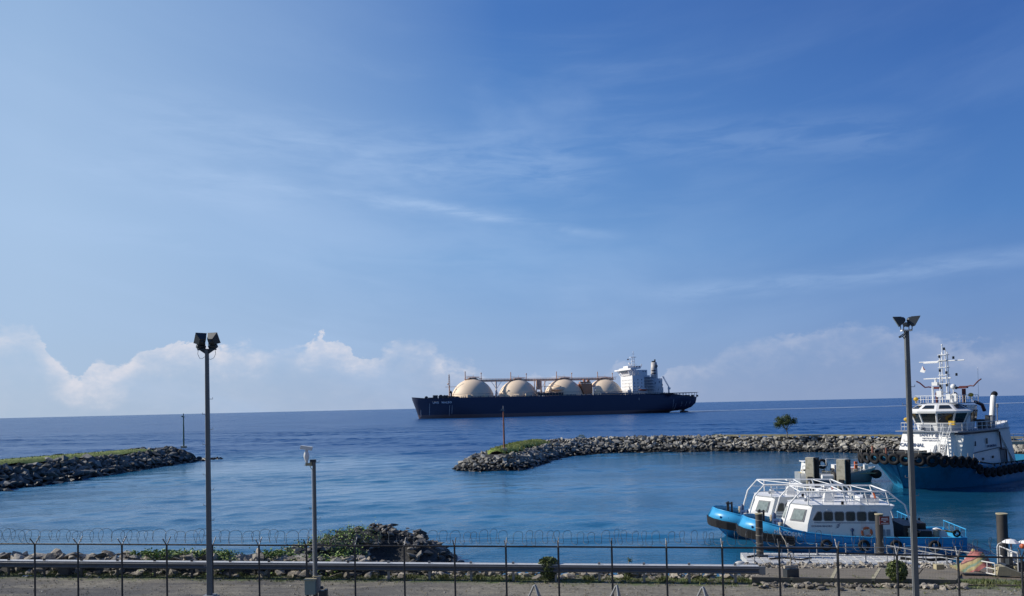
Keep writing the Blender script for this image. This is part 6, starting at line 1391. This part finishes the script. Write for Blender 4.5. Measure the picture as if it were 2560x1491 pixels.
for k, (px, lb) in enumerate(((155, 'dark squat block behind the guardrail near the left edge'), (590, 'dark squat block behind the guardrail right of the tall pole'), (906, 'dark squat block behind the guardrail right of the camera pole'))):
    q = at_z(px, 1441, GZ); o = empty('dark_block', (q.x, q.y + .35, GZ), atan2(GD.y, GD.x), lb, 'block', 'dark blocks behind the guardrail'); b = MB(); b.box((0, 0, .20), (.58, .45, .42)); b.box((0, 0, .42), (.64, .5, .05)); b.build('block', M_['lampbody'], o, bevel=.02)  # plain dark boxes, not identified further
q = at_z(62, 1443.5, GZ + .01); lt = MB(); rr = random.Random(6)
for i in range(5): p = V(q.x + rr.uniform(-.2, .2), q.y + rr.uniform(-.08, .08), GZ + .03); lt.add([p, p + V(.2, .03, .05), p + V(.22, .14, .02), p + V(.05, .12, .04)], [(0, 1, 2, 3)])
tag(lt.build('litter', M_['white']), 'scraps of white litter on the gravel under the guardrail', 'litter')

# ------------------------------------------------------------------ beacons, tree and far jetty
def beacon(label, px, pb_, pt, Yd, col, col2):
    q = at_Y(px, pb_, Yd); t = at_Y(px, pt, Yd); bc = empty('harbour_beacon', (q.x, q.y, q.z - .35), 0, label, 'beacon', 'thin harbour beacons on the breakwater heads'); Hh = t.z - q.z + .35
    b = MB(); b.tube((0, 0, 0), (0, 0, Hh * .62), .17, 10, .14); b.tube((0, 0, Hh * .62), (0, 0, Hh * .88), .13, 10, .11); b.build('mast', col, bc)
    b = MB(); b.tube((0, 0, Hh * .88), (0, 0, Hh), .09, 8); b.box((-.12, 0, Hh * .9), (.9, .12, .09)); b.box((0, .1, Hh * .88), (.12, .8, .09)); b.box((-.3, 0, Hh * .92), (.2, .2, .25)); b.build('lantern_bracket', col2, bc)
    b = MB(); b.box((0, 0, .15), (1.0, 1.0, .5)); b.build('footing', M_['concrete'], bc)
beacon('rust red beacon mast on the grassy head of the right breakwater', 1260.5, 1121, 1015, 137.5, M_['rust'], M_['frame'])
beacon('dark green beacon mast at the tip of the left breakwater', 459.5, 1116, 1034, 173, M_['green'], M_['green'])
tq_ = at_Y(1967, 1082, 163); tr = empty('tree', (tq_.x, tq_.y, 2.9), 0, 'small lone tree with an open crown on the far breakwater', 'tree'); rnd = random.Random(91)
b = MB(); tips = []
b.poly([(0, 0, 0), (.1, 0, .9), (-.05, 0, 1.7)], .10, 7)
for k in range(9):
    a = rnd.uniform(0, 6.28); rr_ = rnd.uniform(.6, 1.9); e_ = V(rr_ * cos(a) - .15, rr_ * sin(a) * .8, rnd.uniform(2.4, 4.2)); m_ = V(e_.x * .4, e_.y * .4, 2.1); b.poly([(0, 0, 1.3 + rnd.uniform(0, .4)), m_, e_], .045, 5); tips += [e_, m_ * .3 + e_ * .7]
b.build('trunk', pmat('pale_bark', (.28, .24, .19), .9), tr)
tips += [V(-1.9, 0, 2.4), V(-1.6, .3, 2.9), V(1.5, 0, 3.2), V(.2, 0, 4.4), V(-.6, 0, 3.9)]
tips = [tips[i] for i in range(len(tips))]
leaves('crown', None, 3800, lambda r: (lambda c: V(c.x + r.gauss(0, .34), c.y + r.gauss(0, .34), c.z + r.gauss(0, .25)))(r.choice(tips)), .16, 92, leafmat('tree_leaves', (.02, .04, .012), (.05, .09, .022), (.14, .17, .05)), parent=tr, kind=None, flatness=.8)
for k, (px, py, lb) in enumerate(((2233, 1100, 'dark green bush on the rocks left of the tug deckhouse'), (1455, 1099, 'small dark bush among the rocks of the right breakwater'), (1793, 1098, 'dark bush on the face of the breakwater left of the lone tree'))):
    q = at_z(px, py, 2.1); e = bush('bush', lb, q + V(0, 1.2, -.5), 4.2 if k == 0 else 2.2, 1.7, 2.0, 1500, 95 + k)
    e['group'] = 'bushes on the far breakwater'
    for c in bpy.data.objects:
        if c.parent == e and c.name.startswith('foliage'): pass
jt = at_Y(2500, 1092, 118); j = empty('jetty', (jt.x, jt.y, 0), radians(-8), 'low jetty with railings and a white box glimpsed behind the tug stern', 'jetty')
b = MB(); b.box((8, 0, 3.55), (18, 2.2, .45)); b.build('jetty_deck', M_['concrete'], j)
b = MB(); [b.tube((x, y, -1), (x, y, 3.4), .3, 8) for x in (.5, 5, 10, 15) for y in (-.8, .8)]; b.build('piles', M_['concrete'], j)
railing('jetty_railing', j, [(0, -1.0, 3.8), (16, -1.0, 3.8)], 1.1, M_['bright'], 1.5, .05)
b = MB(); b.box((.2, -.3, 5.0), (1.1, 1, .9)); b.tube((.2, -.3, 3.6), (.2, -.3, 4.6), .5, 8); b.build('light_box', M_['white'], j)
